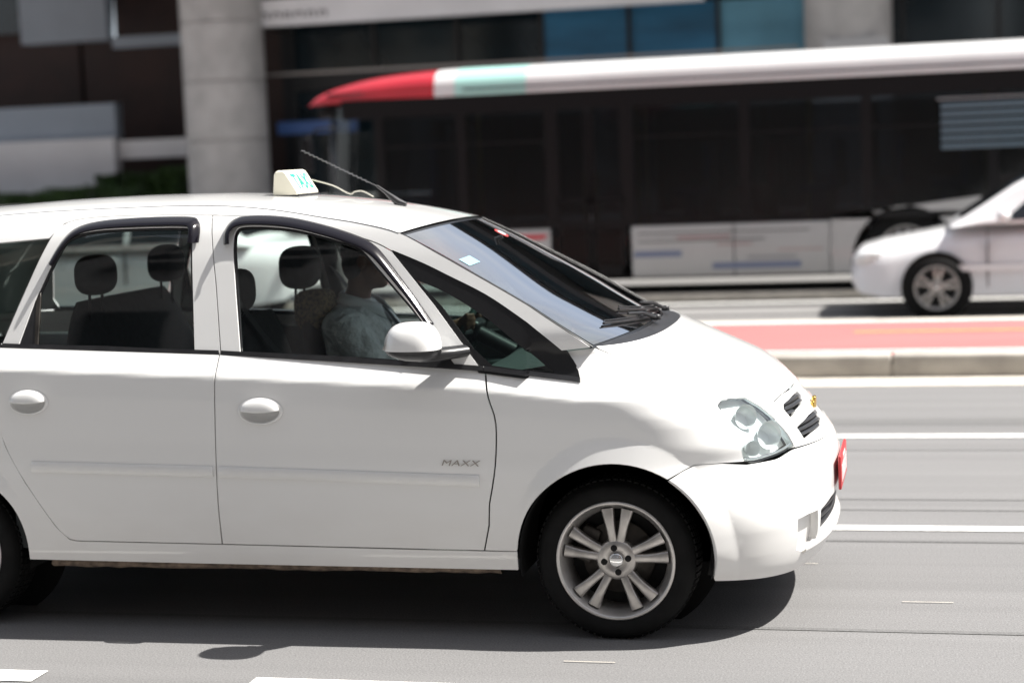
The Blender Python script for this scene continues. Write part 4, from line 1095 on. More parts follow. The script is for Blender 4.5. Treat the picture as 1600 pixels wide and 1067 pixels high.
RED = mat('red_cycle_paint', (.50, .125, .122), .8, noise=(3, .10, (.3, 2, 1)), bump=(120, .3, .002))
ORANGE = mat('yellow_paint', (.62, .36, .08), .7, noise=(12, .15))
PAVE = mat('pavement', (.36, .345, .33), .85, noise=(6, .2), bump=(70, .4, .004))
def sheet(name, x0, x1, y0, y1, z, m, parent=None, kind='structure'):
    o = MB().add([(x0, y0, z), (x1, y0, z), (x1, y1, z), (x0, y1, z)], [(0, 1, 2, 3)]).obj(name, m, parent)
    if parent is None: o['kind'] = kind
    return o
sheet('ground', -1500, 1500, -1500, 1500, -.02, mat('far_ground', (.12, .12, .115), .9, noise=(.05, .3)))
road = sheet('road', -300, 300, -5.2, 6.30, 0, ASPH)
for y0, y1 in ((1.055, 1.155), (3.585, 3.695)): sheet('lane_line', -120, 120, y0, y1, .004, LINE, road)
for k in range(-12, 13): sheet('lane_dash', -1.15+k*3.0, -1.15+k*3.0+2.22, -1.50, -1.375, .004, LINE, road)
for y0, y1 in ((-.62, -.585), (.83, .86), (1.50, 1.53), (1.75, 1.772), (3.15, 3.17), (4.05, 4.32)): sheet('tar_or_shade_strip', -120, 120, y0, y1, .0022, SEAM, road)
sheet('gutter', -300, 300, 5.80, 6.28, .004, GUT, road)
# kerb of separate stones
kerb = MB().box(-300, 300, 6.30, 6.52, -.02, .10).obj('kerb_base', CONC); kerb['kind'] = 'structure'
KS = MB().bbox(-.494, .494, 6.282, 6.535, -.01, .165, .018, 2).mesh('kerb_stone')
KS.materials.append(CONC)
for k in range(-16, 17):
    o = bpy.data.objects.new('kerb_stone', KS); COL.objects.link(o); o.parent = kerb; o.location = (k*1.0+.3, rng.normal(0, .002), rng.normal(0, .002))
cyc = MB().box(-300, 300, 6.50, 8.95, -.02, .150).obj('cycleway', RED); cyc['kind'] = 'structure'
sheet('cycleway_line', -120, 120, 6.66, 6.73, .154, LINE, cyc); sheet('cycleway_line', -120, 120, 8.86, 8.94, .154, LINE, cyc)
for k in range(-10, 12): sheet('centre_dash', .45+k*3.4, 2.45+k*3.4, 8.02, 8.09, .154, ORANGE, cyc)
k2 = MB().box(-300, 300, 8.955, 9.20, -.02, .145).obj('kerb_strip', GUT); k2['kind'] = 'structure'
far = sheet('far_road', -300, 300, 9.20, 16.6, 0.0, ASPH2)
for y0, y1 in ((9.9, 10.02), (12.62, 12.76)): sheet('lane_line', -120, 120, y0, y1, .004, LINE, far)
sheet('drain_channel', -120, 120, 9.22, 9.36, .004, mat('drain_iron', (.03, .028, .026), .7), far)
pav = MB().box(-300, 300, 16.6, 60, -.02, .15).obj('pavement', PAVE); pav['kind'] = 'structure'
near = MB().box(-300, 300, -60, -5.2, -.02, .12).obj('near_pavement', mat('near_pavement', (.13, .125, .12), .85, noise=(6, .2), bump=(70, .4, .004))); near['kind'] = 'structure'
# flat drain lids and a few bright chips of paint on the near lane
for (x, y, l_) in ((-.14, -1.09, .18), (.98, -.20, .19), (.48, .395, .15)):
    sheet('paint_chip', x, x+l_, y, y+.006, .0045, GUT, road)

# low steel rail between cycleway and far road
GALV = mat('galvanised_steel', (.46, .45, .44), .42, .6, noise=(10, .15))
def rail_fence(name, label, x0, x1, y, zb_, zs, step, r_, group=None, m=GALV, post=.028, cat='railing'):
    e = empty(name, label, cat, ((x0+x1)/2, y, zb_), 0, group); cx = (x0+x1)/2
    for z in zs: MB().tube([(x0-cx, 0, z-zb_), (x1-cx, 0, z-zb_)], r_, 10).obj('rail', m, e)
    pm = MB().bbox(-post, post, -post, post, 0, max(zs)-zb_+.03, .006, 2).mesh('post'); pm.materials.append(m)
    n = int((x1-x0)/step)
    for k in range(n+1):
        o = bpy.data.objects.new('post', pm); COL.objects.link(o); o.parent = e; o.location = (x0-cx+(x1-x0)*k/n, 0, 0)
    return e
sk = MB().bbox(-40, 40, 12.90, 13.02, -.01, .10, .02, 2).obj('lane_kerb', GUT); sk['kind'] = 'structure'
for y0, y1 in ((12.20, 12.48), (11.15, 11.32), (9.60, 9.68)): sheet('tar_or_shade_strip', -60, 60, y0, y1, .0022, mat('far_shade_strip', (.022, .021, .021), .8, noise=(3, .3)), far)  # dark strips painted along the far road in place of shadow stripes
rail_fence('pavement_railing', 'thin steel pedestrian railing along the far pavement edge', -22, -5.5, 16.95, .15, (.72, .98, 1.25), 1.5, .020, post=.022)

# ---------------------------------------------------------------- city bus
BW = mat('bus_white', (.70, .70, .70), .35, coat=.6, noise=(1.2, .05)); BRF = mat('faded_red', (.38, .24, .24), .5); BBF = mat('faded_blue', (.17, .20, .30), .5); BR = mat('bus_red', (.50, .015, .03), .32, coat=.7, noise=(1.5, .1))
BG = mat('bus_window_gasket', (.004, .004, .005), .4, spec=.25); BGL = glass('bus_tinted_glass', (.30, .33, .36), .30, .22)
BWL = mat('bus_side_white', (.46, .455, .45), .4, coat=.4, noise=(1.2, .06)); BT = mat('bus_teal', (.42, .72, .66), .4, coat=.5); BB = mat('bus_blue', (.03, .08, .32), .4); BGY = mat('bus_grey', (.30, .30, .31), .45)
BIN = mat('bus_interior', (.05, .05, .055), .8, noise=(3, .2)); YEL = mat('yellow_pole', (.65, .45, .03), .35); SEATR = mat('bus_seat_red', (.28, .03, .03), .8); SEATB = mat('bus_seat_blue', (.05, .10, .20), .8)
BX0, BX1, BY0, BY1 = -6.15, 6.6, 13.25, 15.75
bus = empty('city_bus', 'long white city bus with rounded red front and dark window band on the far road', 'bus', (0, BY0, 0))
bo = lambda mb, n, m, p=bus: mb.obj(n, m, p)
yb = lambda y: y  # bus built with y measured from its near side
D = BY1-BY0
# lower side panels, each a sheet-metal piece with its own gap
xs = [-4.62, -3.15]
def lower(x0, x1, m, name='side_panel', z0=.27, z1=.86, y0=0., y1=.04):
    return MB().bbox(x0+.006, x1-.006, y0, y1, z0, z1, .012, 2).obj(name, m, bus)
lower(-6.0, -5.30, BR); lower(-5.30, -4.20, BR, z1=.90); lower(-4.20, -3.22, BWL); lower(-3.22, -3.18, BG)
for x0, x1 in ((-2.28, -1.1), (-1.1, -.02)): lower(x0, x1, BWL)
for x0, x1 in ((1.62, 2.6), (2.6, 3.70), (5.10, 6.55)): lower(x0, x1, BWL, z1=1.06)
def arch_panel(cx, x0, x1, z0, z1, m):
    a_ = [(cx+.58*math.cos(R(t)), .42+.58*math.sin(R(t))) for t in np.linspace(195, -15, 26)]
    return MB().prism([(x0, .27)]+a_+[(x1, .27), (x1, z1), (x0, z0)][:], .0, .035).obj('side_panel', m, bus)
arch_panel(.80, -.014, 1.62, .90, 1.08, BWL); arch_panel(4.4, 3.70, 5.10, 1.08, 1.08, BWL)
for cx in (.80, 4.4):
    bo(MB().lathe([(.60, .036), (.60, .5)], 'Y', (cx, 0, .42), 20, a0=0, a1=PI), 'wheel_well', BLACKM)
# red and blue graphics with thin dark lines on the white panels
def gfx(x0, x1, z0, z1, m, name='side_stripe', sh=.0):
    MB().prism([(x0, z0), (x1, z0), (x1+sh, z1), (x0+sh, z1)], -.004, .0).obj(name, m, bus)
gfx(-4.15, -3.3, .74, .80, BR, sh=.05); gfx(-4.1, -3.5, .60, .65, BR); gfx(-3.95, -3.3, .36, .42, BR)
gfx(-2.2, -.25, .765, .775, BG); gfx(-2.2, -.75, .675, .685, BG); gfx(-1.75, -1.15, .70, .73, BRF); gfx(-2.25, -1.70, .50, .57, BBF); gfx(-1.3, -.9, .62, .64, BRF)
gfx(-1.35, -.35, .35, .42, BBF); gfx(-.95, -.4, .455, .49, BGY); gfx(-.6, -.1, .545, .56, BRF); gfx(1.4, 2.3, .60, .66, BR); gfx(1.4, 3.4, .37, .43, BB)
# chassis and interior shell
mb = MB(); mb.box(-5.7, 6.5, .15, D-.15, .24, .34); bo(mb, 'chassis', BLACKM)
mb = MB(); mb.box(-5.6, 6.5, .06, D-.06, .78, .80); bo(mb, 'bus_floor', BIN)
mb = MB(); mb.box(-5.9, 6.5, .05, D-.05, 2.52, 2.54); bo(mb, 'bus_ceiling', BIN)
mb = MB(); mb.box(6.50, 6.58, .03, D-.03, .27, 2.55); bo(mb, 'rear_wall', BW)
mb = MB(); mb.box(-5.5, 6.55, D-.05, D, .27, .92); bo(mb, 'far_side', BW)
# window band: pillars, top and bottom rails, panes
mb = MB(); mb.box(-5.35, 6.55, .0, .05, .868, .93); bo(mb, 'window_rail', BG)
mb = MB(); mb.box(-5.70, 6.55, .0, .05, 2.22, 2.44); bo(mb, 'window_rail', BG)
wx = [-5.25, -4.25, -3.20, -2.28, -.95, .40, 1.75, 3.10, 4.45, 5.80, 6.52]
for i, x in enumerate(wx):
    for y0 in (0., D-.05):
        MB().box(x-.055, x+.055, y0, y0+.05, .93, 2.22).obj('window_pillar', BG, bus)
for i in range(len(wx)-1):
    if i == 2: continue
    a, b_ = wx[i]+.055, wx[i+1]-.055
    MB().box(a, b_, .018, .026, .93, 2.22).obj('window_pane', BGL, bus); MB().box(a, b_, D-.03, D-.022, .93, 2.22).obj('window_pane', BGL, bus)
    MB().box(a, b_, .008, .017, 1.86, 1.885).obj('vent_bar', BG, bus)
# louvred ventilation panel filling one window, pale blue-grey
for k in range(6): MB().bbox(1.20, 2.55, -.004, .012, 1.60+.088*k, 1.66+.088*k, .008, 2).obj('louvre_slat', mat('louvre_blue_grey', (.10, .145, .18), .5), bus)
MB().bbox(1.16, 2.6, -.006, .014, 2.14, 2.16, .004, 2).obj('louvre_frame', BGY, bus)
# front doorway (two folding leaves)
for a, b_ in ((-3.145, -2.75), (-2.73, -2.335)):
    f_ = MB(); f_.box(a, a+.045, .004, .04, .30, 2.22); f_.box(b_-.045, b_, .004, .04, .30, 2.22); f_.box(a, b_, .004, .04, .30, .40); f_.box(a, b_, .004, .04, 1.15, 1.19)
    d_ = f_.obj('door_leaf', BG, bus); MB().box(a+.045, b_-.045, .015, .022, .40, 2.22).obj('door_pane', BGL, d_)
    MB().tube([(b_-.06 if a < -3 else a+.06, .055, .9), (b_-.06 if a < -3 else a+.06, .055, 1.5)], .014, 8).obj('door_handle', YEL, d_)
# roof: white cove along the near edge, red dome at the front, teal route band
cs = [(-.010, 2.44), (-.020, 2.50), (-.006, 2.515), (-.006, 2.545), (.004, 2.60), (.05, 2.675), (.14, 2.73), (.30, 2.765), (.7, 2.79), (D/2, 2.80)]
full = cs+[(D-y, z) for y, z in cs[::-1][1:]]
def roofseg(x0, x1, m, n=6, name='roof'):
    P = []
    for x in np.linspace(x0, x1, n):
        if x < -4.1:
            t = min(1, (-4.1-x)/2.05); drop = .36*(1-math.sqrt(max(0, 1-t**2.3))); sq = 1-.10*t**2
        else: drop = 0; sq = 1
        P.append([(x, D/2+(y-D/2)*sq, 2.40+(z-2.40)*(1-drop/.36*.95)) for y, z in full])
    return MB().grid(np.array(P)).obj(name, m, bus)
roofseg(-6.15, -4.55, BR, 22, 'front_dome'); roofseg(-4.55, -4.30, BW, 4); roofseg(-4.30, -3.45, BT, 6, 'route_band'); roofseg(-3.45, 6.58, BW, 12)
# shadow groove and grey drip rail under the cove
MB().tube([(-4.2, -.016, 2.508), (6.55, -.016, 2.508)], .010, 6).obj('drip_rail', BG, bus)
MB().bbox(-4.4, -3.7, -.008, .004, 2.455, 2.495, .004, 2).obj('side_trim', BR, bus)
# roof hatches and air box
MB().bbox(3.2, 3.9, .9, 1.6, 2.78, 2.84, .02).obj('roof_hatch', BGY, bus)
# front: windscreen, red lower mask, lamps, mirror
fr = [(-6.10, 2.42), (-6.13, 2.2), (-6.18, 1.5), (-6.20, 1.02)]
def fgrid(prof, k, y0=.02, y1=None):
    y1 = D-.02 if y1 is None else y1; P = []
    for y in np.linspace(y0, y1, 17):
        t = abs(2*(y-D/2)/D); P.append([(x+.55*t**3.2, y, z) for x, z in prof])
    return np.array(P)
bo(MB().grid(fgrid(fr, 0), flip=True), 'windscreen', glass('bus_windscreen', (.55, .60, .60), .9))
fr2 = [(-6.20, 1.02), (-6.22, .9), (-6.22, .6), (-6.18, .32), (-6.1, .26)]
bo(MB().grid(fgrid(fr2, 0), flip=True), 'front_mask', BR)
for y in (.35, D-.35): bo(MB().ell((-6.12, y, .62), (.06, .14, .09)), 'headlamp', mat('bus_lamp', (.7, .7, .7), .15, .5))
bo(MB().bbox(-6.2, -5.6, .6, D-.6, 2.27, 2.40, .02), 'destination_box', BG)
m1 = MB().tube([(-5.75, .0, 2.15), (-5.95, -.22, 2.12), (-6.05, -.26, 2.02)], .015, 8); m1.bbox(-6.12, -6.0, -.34, -.18, 1.62, 2.04, .03); bo(m1, 'wing_mirror', BG)
MB().bbox(-5.9, -5.45, .0, .03, .30, 2.20, .01, 2).obj('corner_post', BR, bus) if False else None
# seats, poles and a driver cab inside
for k in range(11):
    x = -1.6+.72*k
    for y in (.25, .70, 1.55, 2.0):
        s_ = MB(); s_.bbox(x-.20, x+.20, y, y+.40, 1.18, 1.26, .03); s_.bbox(x+.14, x+.22, y, y+.40, 1.22, 1.78, .03); s_.box(x-.1, x+.1, y+.1, y+.3, .80, 1.2)
        s_.obj('passenger_seat', SEATR if (k % 4 == 1) else SEATB, bus)
for x in (-4.4, -2.3, -.3, 1.7, 3.7, 5.6):
    for y in (.85, 1.45): MB().tube([(x, y, .80), (x, y, 2.52)], .018, 8).obj('grab_pole', YEL, bus)
for y in (.80, 1.50): MB().tube([(-4.4, y, 2.28), (6.2, y, 2.28)], .017, 8).obj('grab_rail', YEL, bus)
s_ = MB(); s_.bbox(-5.2, -4.7, .5, 1.0, 1.1, 1.25, .04); s_.bbox(-4.8, -4.65, .5, 1.0, 1.2, 1.95, .05); s_.obj('cab_seat', SEATB, bus)
MB().box(-4.45, -4.40, .1, 1.2, .8, 2.1).obj('cab_screen', BGY, bus)
WB = wheel_meshes(.48, .30, .28, BGY)
for x in (.80, 4.4):
    add_wheel(bus, x, .17, .48, 1, .2, WB); add_wheel(bus, x, D-.17, .48, -1, .2, WB)

# ---------------------------------------------------------------- other cars, travelling left
def cross_loft(st, m, name, parent, npt=19, flip=False):
    """st: list of (x, z_low, z_top, half width low, half width top, roundness)"""
    rows = []
    for x, z0, z1, w0, w1, e in st:
        r_ = []
        for t in np.linspace(-PI/2, PI/2, npt):
            s_ = math.sin(t); c_ = math.cos(t); hz_ = (z1-z0)
            yy = np.sign(s_)*abs(s_)**.62; zz = abs(c_)**e
            ww = w0+(w1-w0)*zz; r_.append((x, yy*ww, z0+hz_*zz))
        rows.append([(x, -w0, z0)]+r_+[(x, w0, z0)])
    mb = MB().grid(np.array(rows), flip=not flip)
    for q, fl in ((rows[0], 0), (rows[-1], 1)): mb.add(q, [tuple(range(len(q)))[::1 if fl else -1]])
    return mb.obj(name, m, parent)
def traffic_car(label, x, y, sedan, colour, group):
    """faces -x, near side at local y=0, nose at x=0"""
    c = empty('traffic_car', label, 'car', (x, y, 0), 0, group); HW = .85; cy = HW
    def at(mesh_obj): mesh_obj.location = (0, cy, 0); return mesh_obj
    Ln = 4.35 if sedan else 3.95
    tail = ([(3.35, .22, .935, .85, .80, .30), (3.9, .26, .93, .84, .76, .32), (4.2, .30, .91, .80, .70, .35), (4.35, .42, .80, .72, .62, .5)] if sedan else
            [(3.2, .22, .92, .85, .80, .30), (3.75, .26, .92, .82, .76, .32), (3.95, .42, .82, .72, .66, .5)])
    st = [(0.0, .34, .58, .58, .50, .55), (.07, .24, .68, .72, .62, .42), (.30, .20, .745, .81, .70, .34), (.80, .20, .825, .85, .76, .30), (1.20, .20, .895, .85, .80, .28), (2.2, .20, .915, .85, .81, .26)]+tail
    xx = [s_[0] for s_ in st]; Xn = np.concatenate([np.linspace(0, .3, 7), np.linspace(.4, Ln-.4, 26), np.linspace(Ln-.3, Ln, 7)])
    st2 = [(float(xq),)+tuple(float(np.interp(xq, xx, [s_[k] for s_ in st])) for k in range(1, 6)) for xq in Xn]
    body_ = at(cross_loft(st2, colour, 'car_body', c))
    if sedan: g = [(1.02, .88, .90, .80, .74), (1.30, .88, 1.08, .80, .70), (1.62, .88, 1.30, .80, .62), (1.92, .88, 1.40, .79, .57), (2.6, .88, 1.42, .79, .56), (3.1, .88, 1.36, .78, .57), (3.5, .88, 1.12, .76, .62), (3.8, .88, .92, .74, .68)]
    else: g = [(.95, .86, .90, .80, .74), (1.25, .88, 1.08, .80, .70), (1.60, .88, 1.30, .80, .62), (1.90, .88, 1.43, .79, .57), (2.6, .88, 1.46, .79, .56), (3.3, .88, 1.40, .78, .57), (3.65, .88, 1.22, .76, .62), (3.85, .88, .92, .76, .70)]
    gx = [q[0] for q in g]; Xg = np.linspace(gx[0], gx[-1], 34)
    rows = []
    for xq in Xg:
        v = [float(np.interp(xq, gx, [q[k] for q in g])) for k in range(1, 5)]; r_ = [(xq, -v[2], v[0])]
        for t in np.linspace(0, 1, 7): r_.append((xq, -(v[2]+(v[3]-v[2])*t), v[0]+(v[1]-.04-v[0])*t))
        for t in np.linspace(-.94, .94, 9): r_.append((xq, v[3]*t*.97, v[1]-.03*t*t))
        for t in np.linspace(1, 0, 7): r_.append((xq, v[2]+(v[3]-v[2])*t, v[0]+(v[1]-.04-v[0])*t))
        rows.append(r_)
    mb = MB().grid(np.array(rows), flip=True); cab = at(mb.obj('cabin', colour, c))
    gl_m = MAT['dark_privacy_glass']
    # side windows, one pane per door, laid just outside the cabin wall
    wins = ([(1.35, 1.40, 1.82, 2.36), (2.42, 2.42, 3.02, 3.38)] if sedan else [(1.32, 1.36, 1.80, 2.36), (2.42, 2.42, 3.12, 3.5)])
    for sg in (-1, 1):
        for (b0, t0a, t1a, b1) in ((1.42, 1.86, 2.36, 2.36), (2.42, 2.42, 3.05, 3.34)):
            P = []
            for u in np.linspace(0, 1, 8):
                col_ = []
                for v_ in np.linspace(0, 1, 5):
                    xb = b0+(b1-b0)*u; xt = t0a+(t1a-t0a)*u; xq = xb+(xt-xb)*v_
                    gg = [float(np.interp(xq, gx, [q[k] for q in g])) for k in range(1, 5)]
                    f_ = .10+.78*v_; z_ = gg[0]+(gg[1]-.04-gg[0])*f_; y_ = gg[2]+(gg[3]-gg[2])*f_+.006
                    col_.append((xq, sg*y_, z_))
                P.append(col_)
            at(MB().grid(np.array(P), flip=sg > 0).obj('side_window', gl_m, c))
        # handles, lamps, mirror
        for hx_ in (2.2, 3.1): at(MB().bbox(hx_-.09, hx_+.09, sg*.845-.02, sg*.845+.02, .76, .79, .01).obj('door_handle', colour, c))
        at(MB().ell((.17, sg*.60, .60), (.16, .13, .075), rot=Matrix.Rotation(R(-18), 3, 'Y')).obj('headlamp', LAMPW, c))
        at(MB().ell((Ln-.07, sg*.66, .74), (.09, .10, .12)).obj('tail_lamp', MAT['red_lamp'], c))
        at(MB().ell((1.45, sg*.93, .96), (.07, .10, .065)).obj('door_mirror', colour, c))
        at(MB().box(.95, 2.9 if not sedan else 3.1, min(sg*.846, sg*.856), max(sg*.846, sg*.856), .44, .50).obj('rub_strip', colour, c))
        for xd in (1.30, 2.39, 3.25): at(MB().box(xd-.004, xd+.004, min(sg*.80, sg*.8495), max(sg*.80, sg*.8495), .28, .86).obj('door_gap', BLACKP, c))
    # windscreen and back window sheets
    def pane(xa, xb, off, nm):
        P = []
        for xq in np.linspace(xa, xb, 8):
            v = [float(np.interp(xq, gx, [q[k] for q in g])) for k in range(1, 5)]
            P.append([(xq+off, v[3]*t*.90, v[1]-.03*t*t+.008) for t in np.linspace(-1, 1, 9)])
        at(MB().grid(np.array(P)).obj(nm, gl_m, c))
    pane(1.06, 1.80, -.004, 'windscreen'); pane(*((3.15, 3.70) if sedan else (3.40, 3.80)), .006, 'back_window')
    at(MB().bbox(-.012, .05, -.40, .40, .46, .56, .02).obj('grille', BLACKP, c)); at(MB().bbox(-.02, .03, -.20, .20, .34, .44, .005).obj('number_plate', mat('grey_plate', (.45, .45, .45), .5), c))
    for xw in (.82, .82+2.48):
        at(MB().lathe([(.335, -.862), (.335, -.60)], 'Y', (xw, 0, .30), 24, a0=R(0), a1=R(180)).obj('wheel_well', BLACKM, c))
        for sg in (-1, 1):
            at(MB().lathe([(.0, sg*.853), (.34, sg*.853)], 'Y', (xw, 0, .29), 30).obj('arch_opening', BLACKM, c))
            e = add_wheel(c, xw, cy+sg*.80, .288, 1 if sg < 0 else -1, .4)
    return c
CARW = mat('traffic_white', (.78, .78, .79), .3, coat=.9); CARS = mat('traffic_silver_white', (.68, .71, .71), .35, coat=.8)
traffic_car('white hatchback behind the taxi nose on the far road, its front towards the bus door', .31, 10.75, False, CARW, 'cars on the far road')
traffic_car('pale saloon car seen through the taxi windows on the far road', -9.80, 10.75, True, CARS, 'cars on the far road')

# ---------------------------------------------------------------- office building on the far side
GLD = mat('facade_glass', (.010, .020, .026), .08, noise=(.35, .6), spec=.6); GLB = mat('blue_shop_panel', (.03, .17, .32), .35, noise=(.9, .35, (.5, 1, 2.5))); GLB2 = mat('pale_blue_panel', (.16, .42, .58), .4, noise=(.8, .2))
MUL = mat('dark_mullion', (.02, .021, .023), .5); FAS = mat('pale_fascia', (.86, .86, .88), .6, noise=(1, .08)); STONE = mat('grey_column_stone', (.46, .445, .43), .7, noise=(2.5, .16), bump=(30, .3, .004))
BRN = mat('brown_cladding', (.030, .011, .008), .6, noise=(1.3, .4)); GREYP = mat('blue_grey_panel', (.32, .37, .43), .6, noise=(.7, .12)); PALEW = mat('pale_wall', (.76, .75, .76), .8, noise=(.8, .08))
off = empty('office_building', 'dark glazed office building with a pale fascia band behind the bus', 'building', (0, 24, .15))
fy = 0.0
def wbox(x0, x1, y0, y1, z0, z1, n, m, p=off): return MB().box(x0, x1, y0, y1, z0-.15, z1-.15).obj(n, m, p)
wbox(-11.2, 30, 2.0, 14, .15, 7.9, 'core_wall', mat('dark_core', (.02, .022, .025), .8))
# ground floor and upper storeys: individual panes between mullions
for fl, (z0, z1) in enumerate(((.15, 3.05), (3.12, 4.25), (4.75, 6.3))):
    wpan = 1.55
    for k in range(-5 if fl < 3 else -5, 14):
        x0 = -10.2+wpan*k*1.0; x1 = x0+wpan
        if x1 > 16: break
        if fl == 1 and -5.9 < x0 < -1.4: m_ = GLB
        else: m_ = GLD
        if x0 < -10.3 and fl < 2: continue
        if fl == 1 and -3.2 < x0 < -1.4: m_ = GLB2
        if x0 < -11.2: continue
        wbox(x0+.035, x1-.035, -.02+.012*((k*7) % 3), .04, z0+.03, z1-.03, 'facade_pane', m_)
        wbox(x0-.035, x0+.035, -.08, .05, z0, z1, 'mullion', MUL)
    wbox(-10.2 if fl < 2 else -11.2, 16, -.10, .06, z1, z1+.07, 'transom', MUL)
wbox(-10.2, -5.6, -.12, -.03, 3.10, 3.35, 'shade_louvre', MUL)
wbox(-11.2, 16, .06, 1.99, 4.25, 4.75, 'floor_slab', MUL)

# unseen upper storeys, their overhang added to keep the sun off the columns
wbox(-19, 16, -3.2, 1.99, 6.3, 6.8, 'floor_slab', MUL); wbox(-19, 16, -3.3, 1.99, 7.9, 8.25, 'shade_overhang_top', MUL); wbox(-18.9, 15.9, -2.9, 1.95, 6.8, 7.9, 'shade_overhang_core', MUL)
for z0 in (6.83,):
    for k in range(22): wbox(-18.9+1.58*k+.03, -18.9+1.58*(k+1)-.03, -3.0, -2.93, z0, z0+1.05, 'facade_pane', GLD)
# fascia band with faint grey lettering blocks, slim pale ledge below
fas = wbox(-11.3, -2.55, -1.2, -.95, 4.14, 4.60, 'fascia', FAS)
wbox(-11.3, -2.55, -.94, -.10, 4.50, 4.56, 'canopy', MUL)
for k, (x0, wd_) in enumerate(((-10.35, .16), (-10.13, .18), (-9.90, .12), (-9.72, .18), (-9.48, .15), (-9.27, .16))):
    lt = MB().box(x0, x0+wd_, -1.215, -1.2, 4.33-.15, 4.37-.15); lt.box(x0, x0+.04, -1.215, -1.2, 4.26-.15, 4.33-.15); lt.box(x0+wd_-.04, x0+wd_, -1.215, -1.2, 4.26-.15, 4.33-.15)
    lt.obj('fascia_letter', mat('letter_grey', (.25, .25, .26), .6), fas)
wbox(-11.6, -1.05, -.7, -.62, 3.30, 3.345, 'ledge_rail', mat('ledge_metal', (.40, .38, .36), .4, .5))
wbox(-10.4, -8.9, -.5, -.42, 2.26, 2.48, 'blue_sign_panel', mat('sign_blue', (.06, .13, .34), .4))
# left wing: recessed brown wall, hanging blue-grey panels, pale plinth walls
wing_ = empty('building_wing', 'dark brown recessed wing with blue-grey and pale wall panels left of the round column', 'building', (-16, 25.0, .15))
def vbox(x0, x1, y0, y1, z0, z1, n, m): return MB().box(x0+16, x1+16, y0-25., y1-25., z0-.15, z1-.15).obj(n, m, wing_)
vbox(-34, -10.6, 27.0, 30, .15, 8, 'back_wall', BRN)
for k in range(8):
    x = -34+2.6*k; vbox(x, x+2.5, 26.85, 26.99, .2, 7.6, 'brown_panel', BRN if k % 2 or k > 5 else MUL)
vbox(-16.4, -14.55, 25.4, 25.8, 4.28, 7.5, 'hanging_panel', GREYP); vbox(-14.5, -12.5, 25.5, 25.8, 4.12, 4.33, 'hanging_panel', GREYP)
vbox(-30, -14.1, 24.6, 24.9, 2.36, 3.02, 'wall_panel', GREYP)
for k in range(5): vbox(-30+3.2*k, -30+3.2*k+3.18, 24.3, 24.6, 1.15, 2.36, 'plinth_panel', PALEW)
vbox(-14.0, -11.6, 24.5, 24.8, 1.95, 2.30, 'wall_panel', PALEW)
for x0 in (-29, -24.5, -20): vbox(x0, x0+3.6, 26.6, 26.8, 4.6, 7.2, 'upper_window', GLD)

def column(x, y, r_, h_, label):
    c = empty('round_column', label, 'column', (x, y, .15), 0, 'round columns of the office building')
    z = 0
    for i in range(int(h_/1.02)):
        MB().lathe([(r_, z+.003), (r_, z+1.0)], 'Z', n=40).lathe([(r_-.02, z-.01), (r_-.02, z+.01)], 'Z', n=40).obj('column_drum', STONE, c); z += 1.02
    return c
column(-11.0, 22.6, .72, 6.2, 'grey round stone column left of the bus, nearest the brown wing')
column(-.2, 22.6, .70, 6.2, 'grey round stone column rising above the bus roof')
column(10.2, 22.6, .70, 24, 'grey round stone column behind the rear of the bus, outside the picture edge') if False else None
# noticeboard-like grey plates on the second column
MB().box(-.55, .45, 21.86, 21.885, 3.18, 3.34).obj('column_plate', mat('plate_pale', (.45, .45, .45), .5))
bpy.data.objects['column_plate']; setp(bpy.data.objects['column_plate'], 'small pale plate fixed to the round column above the bus roof', 'plate')

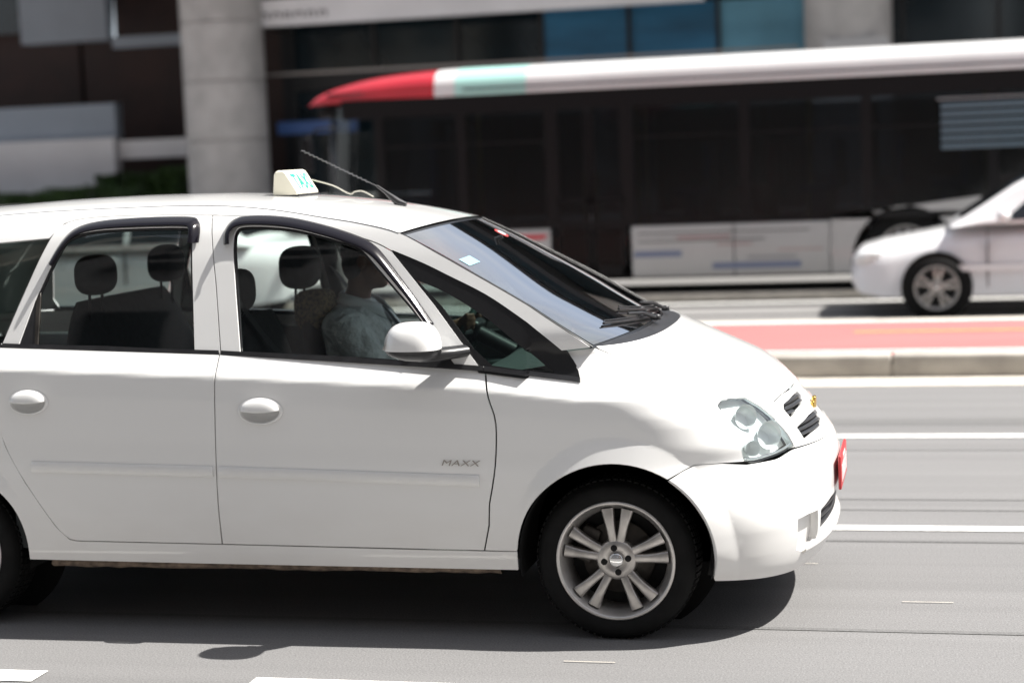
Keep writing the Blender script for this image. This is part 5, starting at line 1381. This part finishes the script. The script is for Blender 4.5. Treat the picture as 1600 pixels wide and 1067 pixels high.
# hedge in a planter in front of the pale plinth
def hedge(name, label, x0, x1, y0, y1, z0, z1, n):
    e = empty(name, label, 'hedge', ((x0+x1)/2, (y0+y1)/2, .15)); cx, cy = (x0+x1)/2, (y0+y1)/2
    MB().bbox(x0-cx, x1-cx, y0-cy, y1-cy, 0, z1-.15-.05, .1).obj('hedge_core', mat('hedge_inner', (.010, .018, .006), .9), e)
    P = rng.random((n, 3))*[x1-x0+.14, y1-y0+.14, z1-z0+.10]+[x0-cx-.07, y0-cy-.07, z0-.15]
    f = rng.random(n); P[f < .55, 1] = (y0-cy)-.07+rng.random((f < .55).sum())*.10; P[(f >= .55) & (f < .85), 2] = z1-.15-.06+rng.random(((f >= .55) & (f < .85)).sum())*.13
    P[:, 2] += .05*np.sin(P[:, 0]*2.3)+.03*np.sin(P[:, 0]*7.1)
    d = rng.normal(size=(n, 3)); d /= np.linalg.norm(d, axis=1)[:, None]; u = np.cross(d, rng.normal(size=(n, 3))); u /= np.linalg.norm(u, axis=1)[:, None]
    L_ = .045; W_ = .02
    V = np.stack([P-d*L_, P+u*W_, P+d*L_, P-u*W_], 1).reshape(-1, 3)
    me = bpy.data.meshes.new('leaves'); me.from_pydata(V.tolist(), [], [(4*i, 4*i+1, 4*i+2, 4*i+3) for i in range(n)])
    link('leaves', me, mat('hedge_leaf', (.035, .075, .015), .5, noise=(3, .5)), e, 'stuff')
    MB().box(x0-cx-.1, x1-cx+.1, y0-cy-.12, y1-cy+.12, 0, z0-.15+.02).obj('planter', PALEW, e)
hedge('clipped_hedge', 'clipped green hedge below the pale wall at the left edge', -27, -12.9, 22.4, 23.2, .55, 1.34, 26000)
hedge('dark_hedge', 'small dark hedge beside the foot of the left round column', -13.9, -11.6, 23.4, 24.1, .9, 1.62, 7000)

# buildings across the street behind the camera: they shade the near side from the sky and show in glass and paint
def block(x, w_, h_, label, m, win):
    e = empty('street_building', label, 'building', (x, -24, .12), 0, 'buildings across the street')
    MB().box(-w_/2, w_/2, -12, 0, 0, h_).obj('walls', m, e)
    wm_ = MB().box(-.9, .9, -.02, .06, 0, 1.7).mesh('window'); wm_.materials.append(win)
    nx = int(w_/2.6); nz = int((h_-3)/3.1)
    for i in range(nx):
        for j in range(nz):
            o = bpy.data.objects.new('window', wm_); COL.objects.link(o); o.parent = e; o.location = ((i-(nx-1)/2)*2.6, 0, 3.6+3.1*j)
    MB().box(-w_/2, w_/2, 0, 1.2, 3.0, 3.3).obj('canopy', FAS, e)
WNB = mat('block_window', (.03, .035, .04), .1)
block(-30, 22, 30, 'beige apartment block across the street, left of the camera', mat('block_beige', (.30, .27, .23), .85, noise=(.3, .12)), WNB)
block(-7, 20, 38, 'grey office block across the street behind the camera', mat('block_grey', (.24, .24, .245), .85, noise=(.3, .12)), WNB)
block(15, 20, 28, 'brown office block across the street behind the camera', mat('block_brown', (.22, .18, .155), .85, noise=(.3, .12)), WNB)
block(38, 22, 34, 'pale office block across the street, right of the camera', mat('block_pale', (.36, .35, .34), .85, noise=(.3, .12)), WNB)
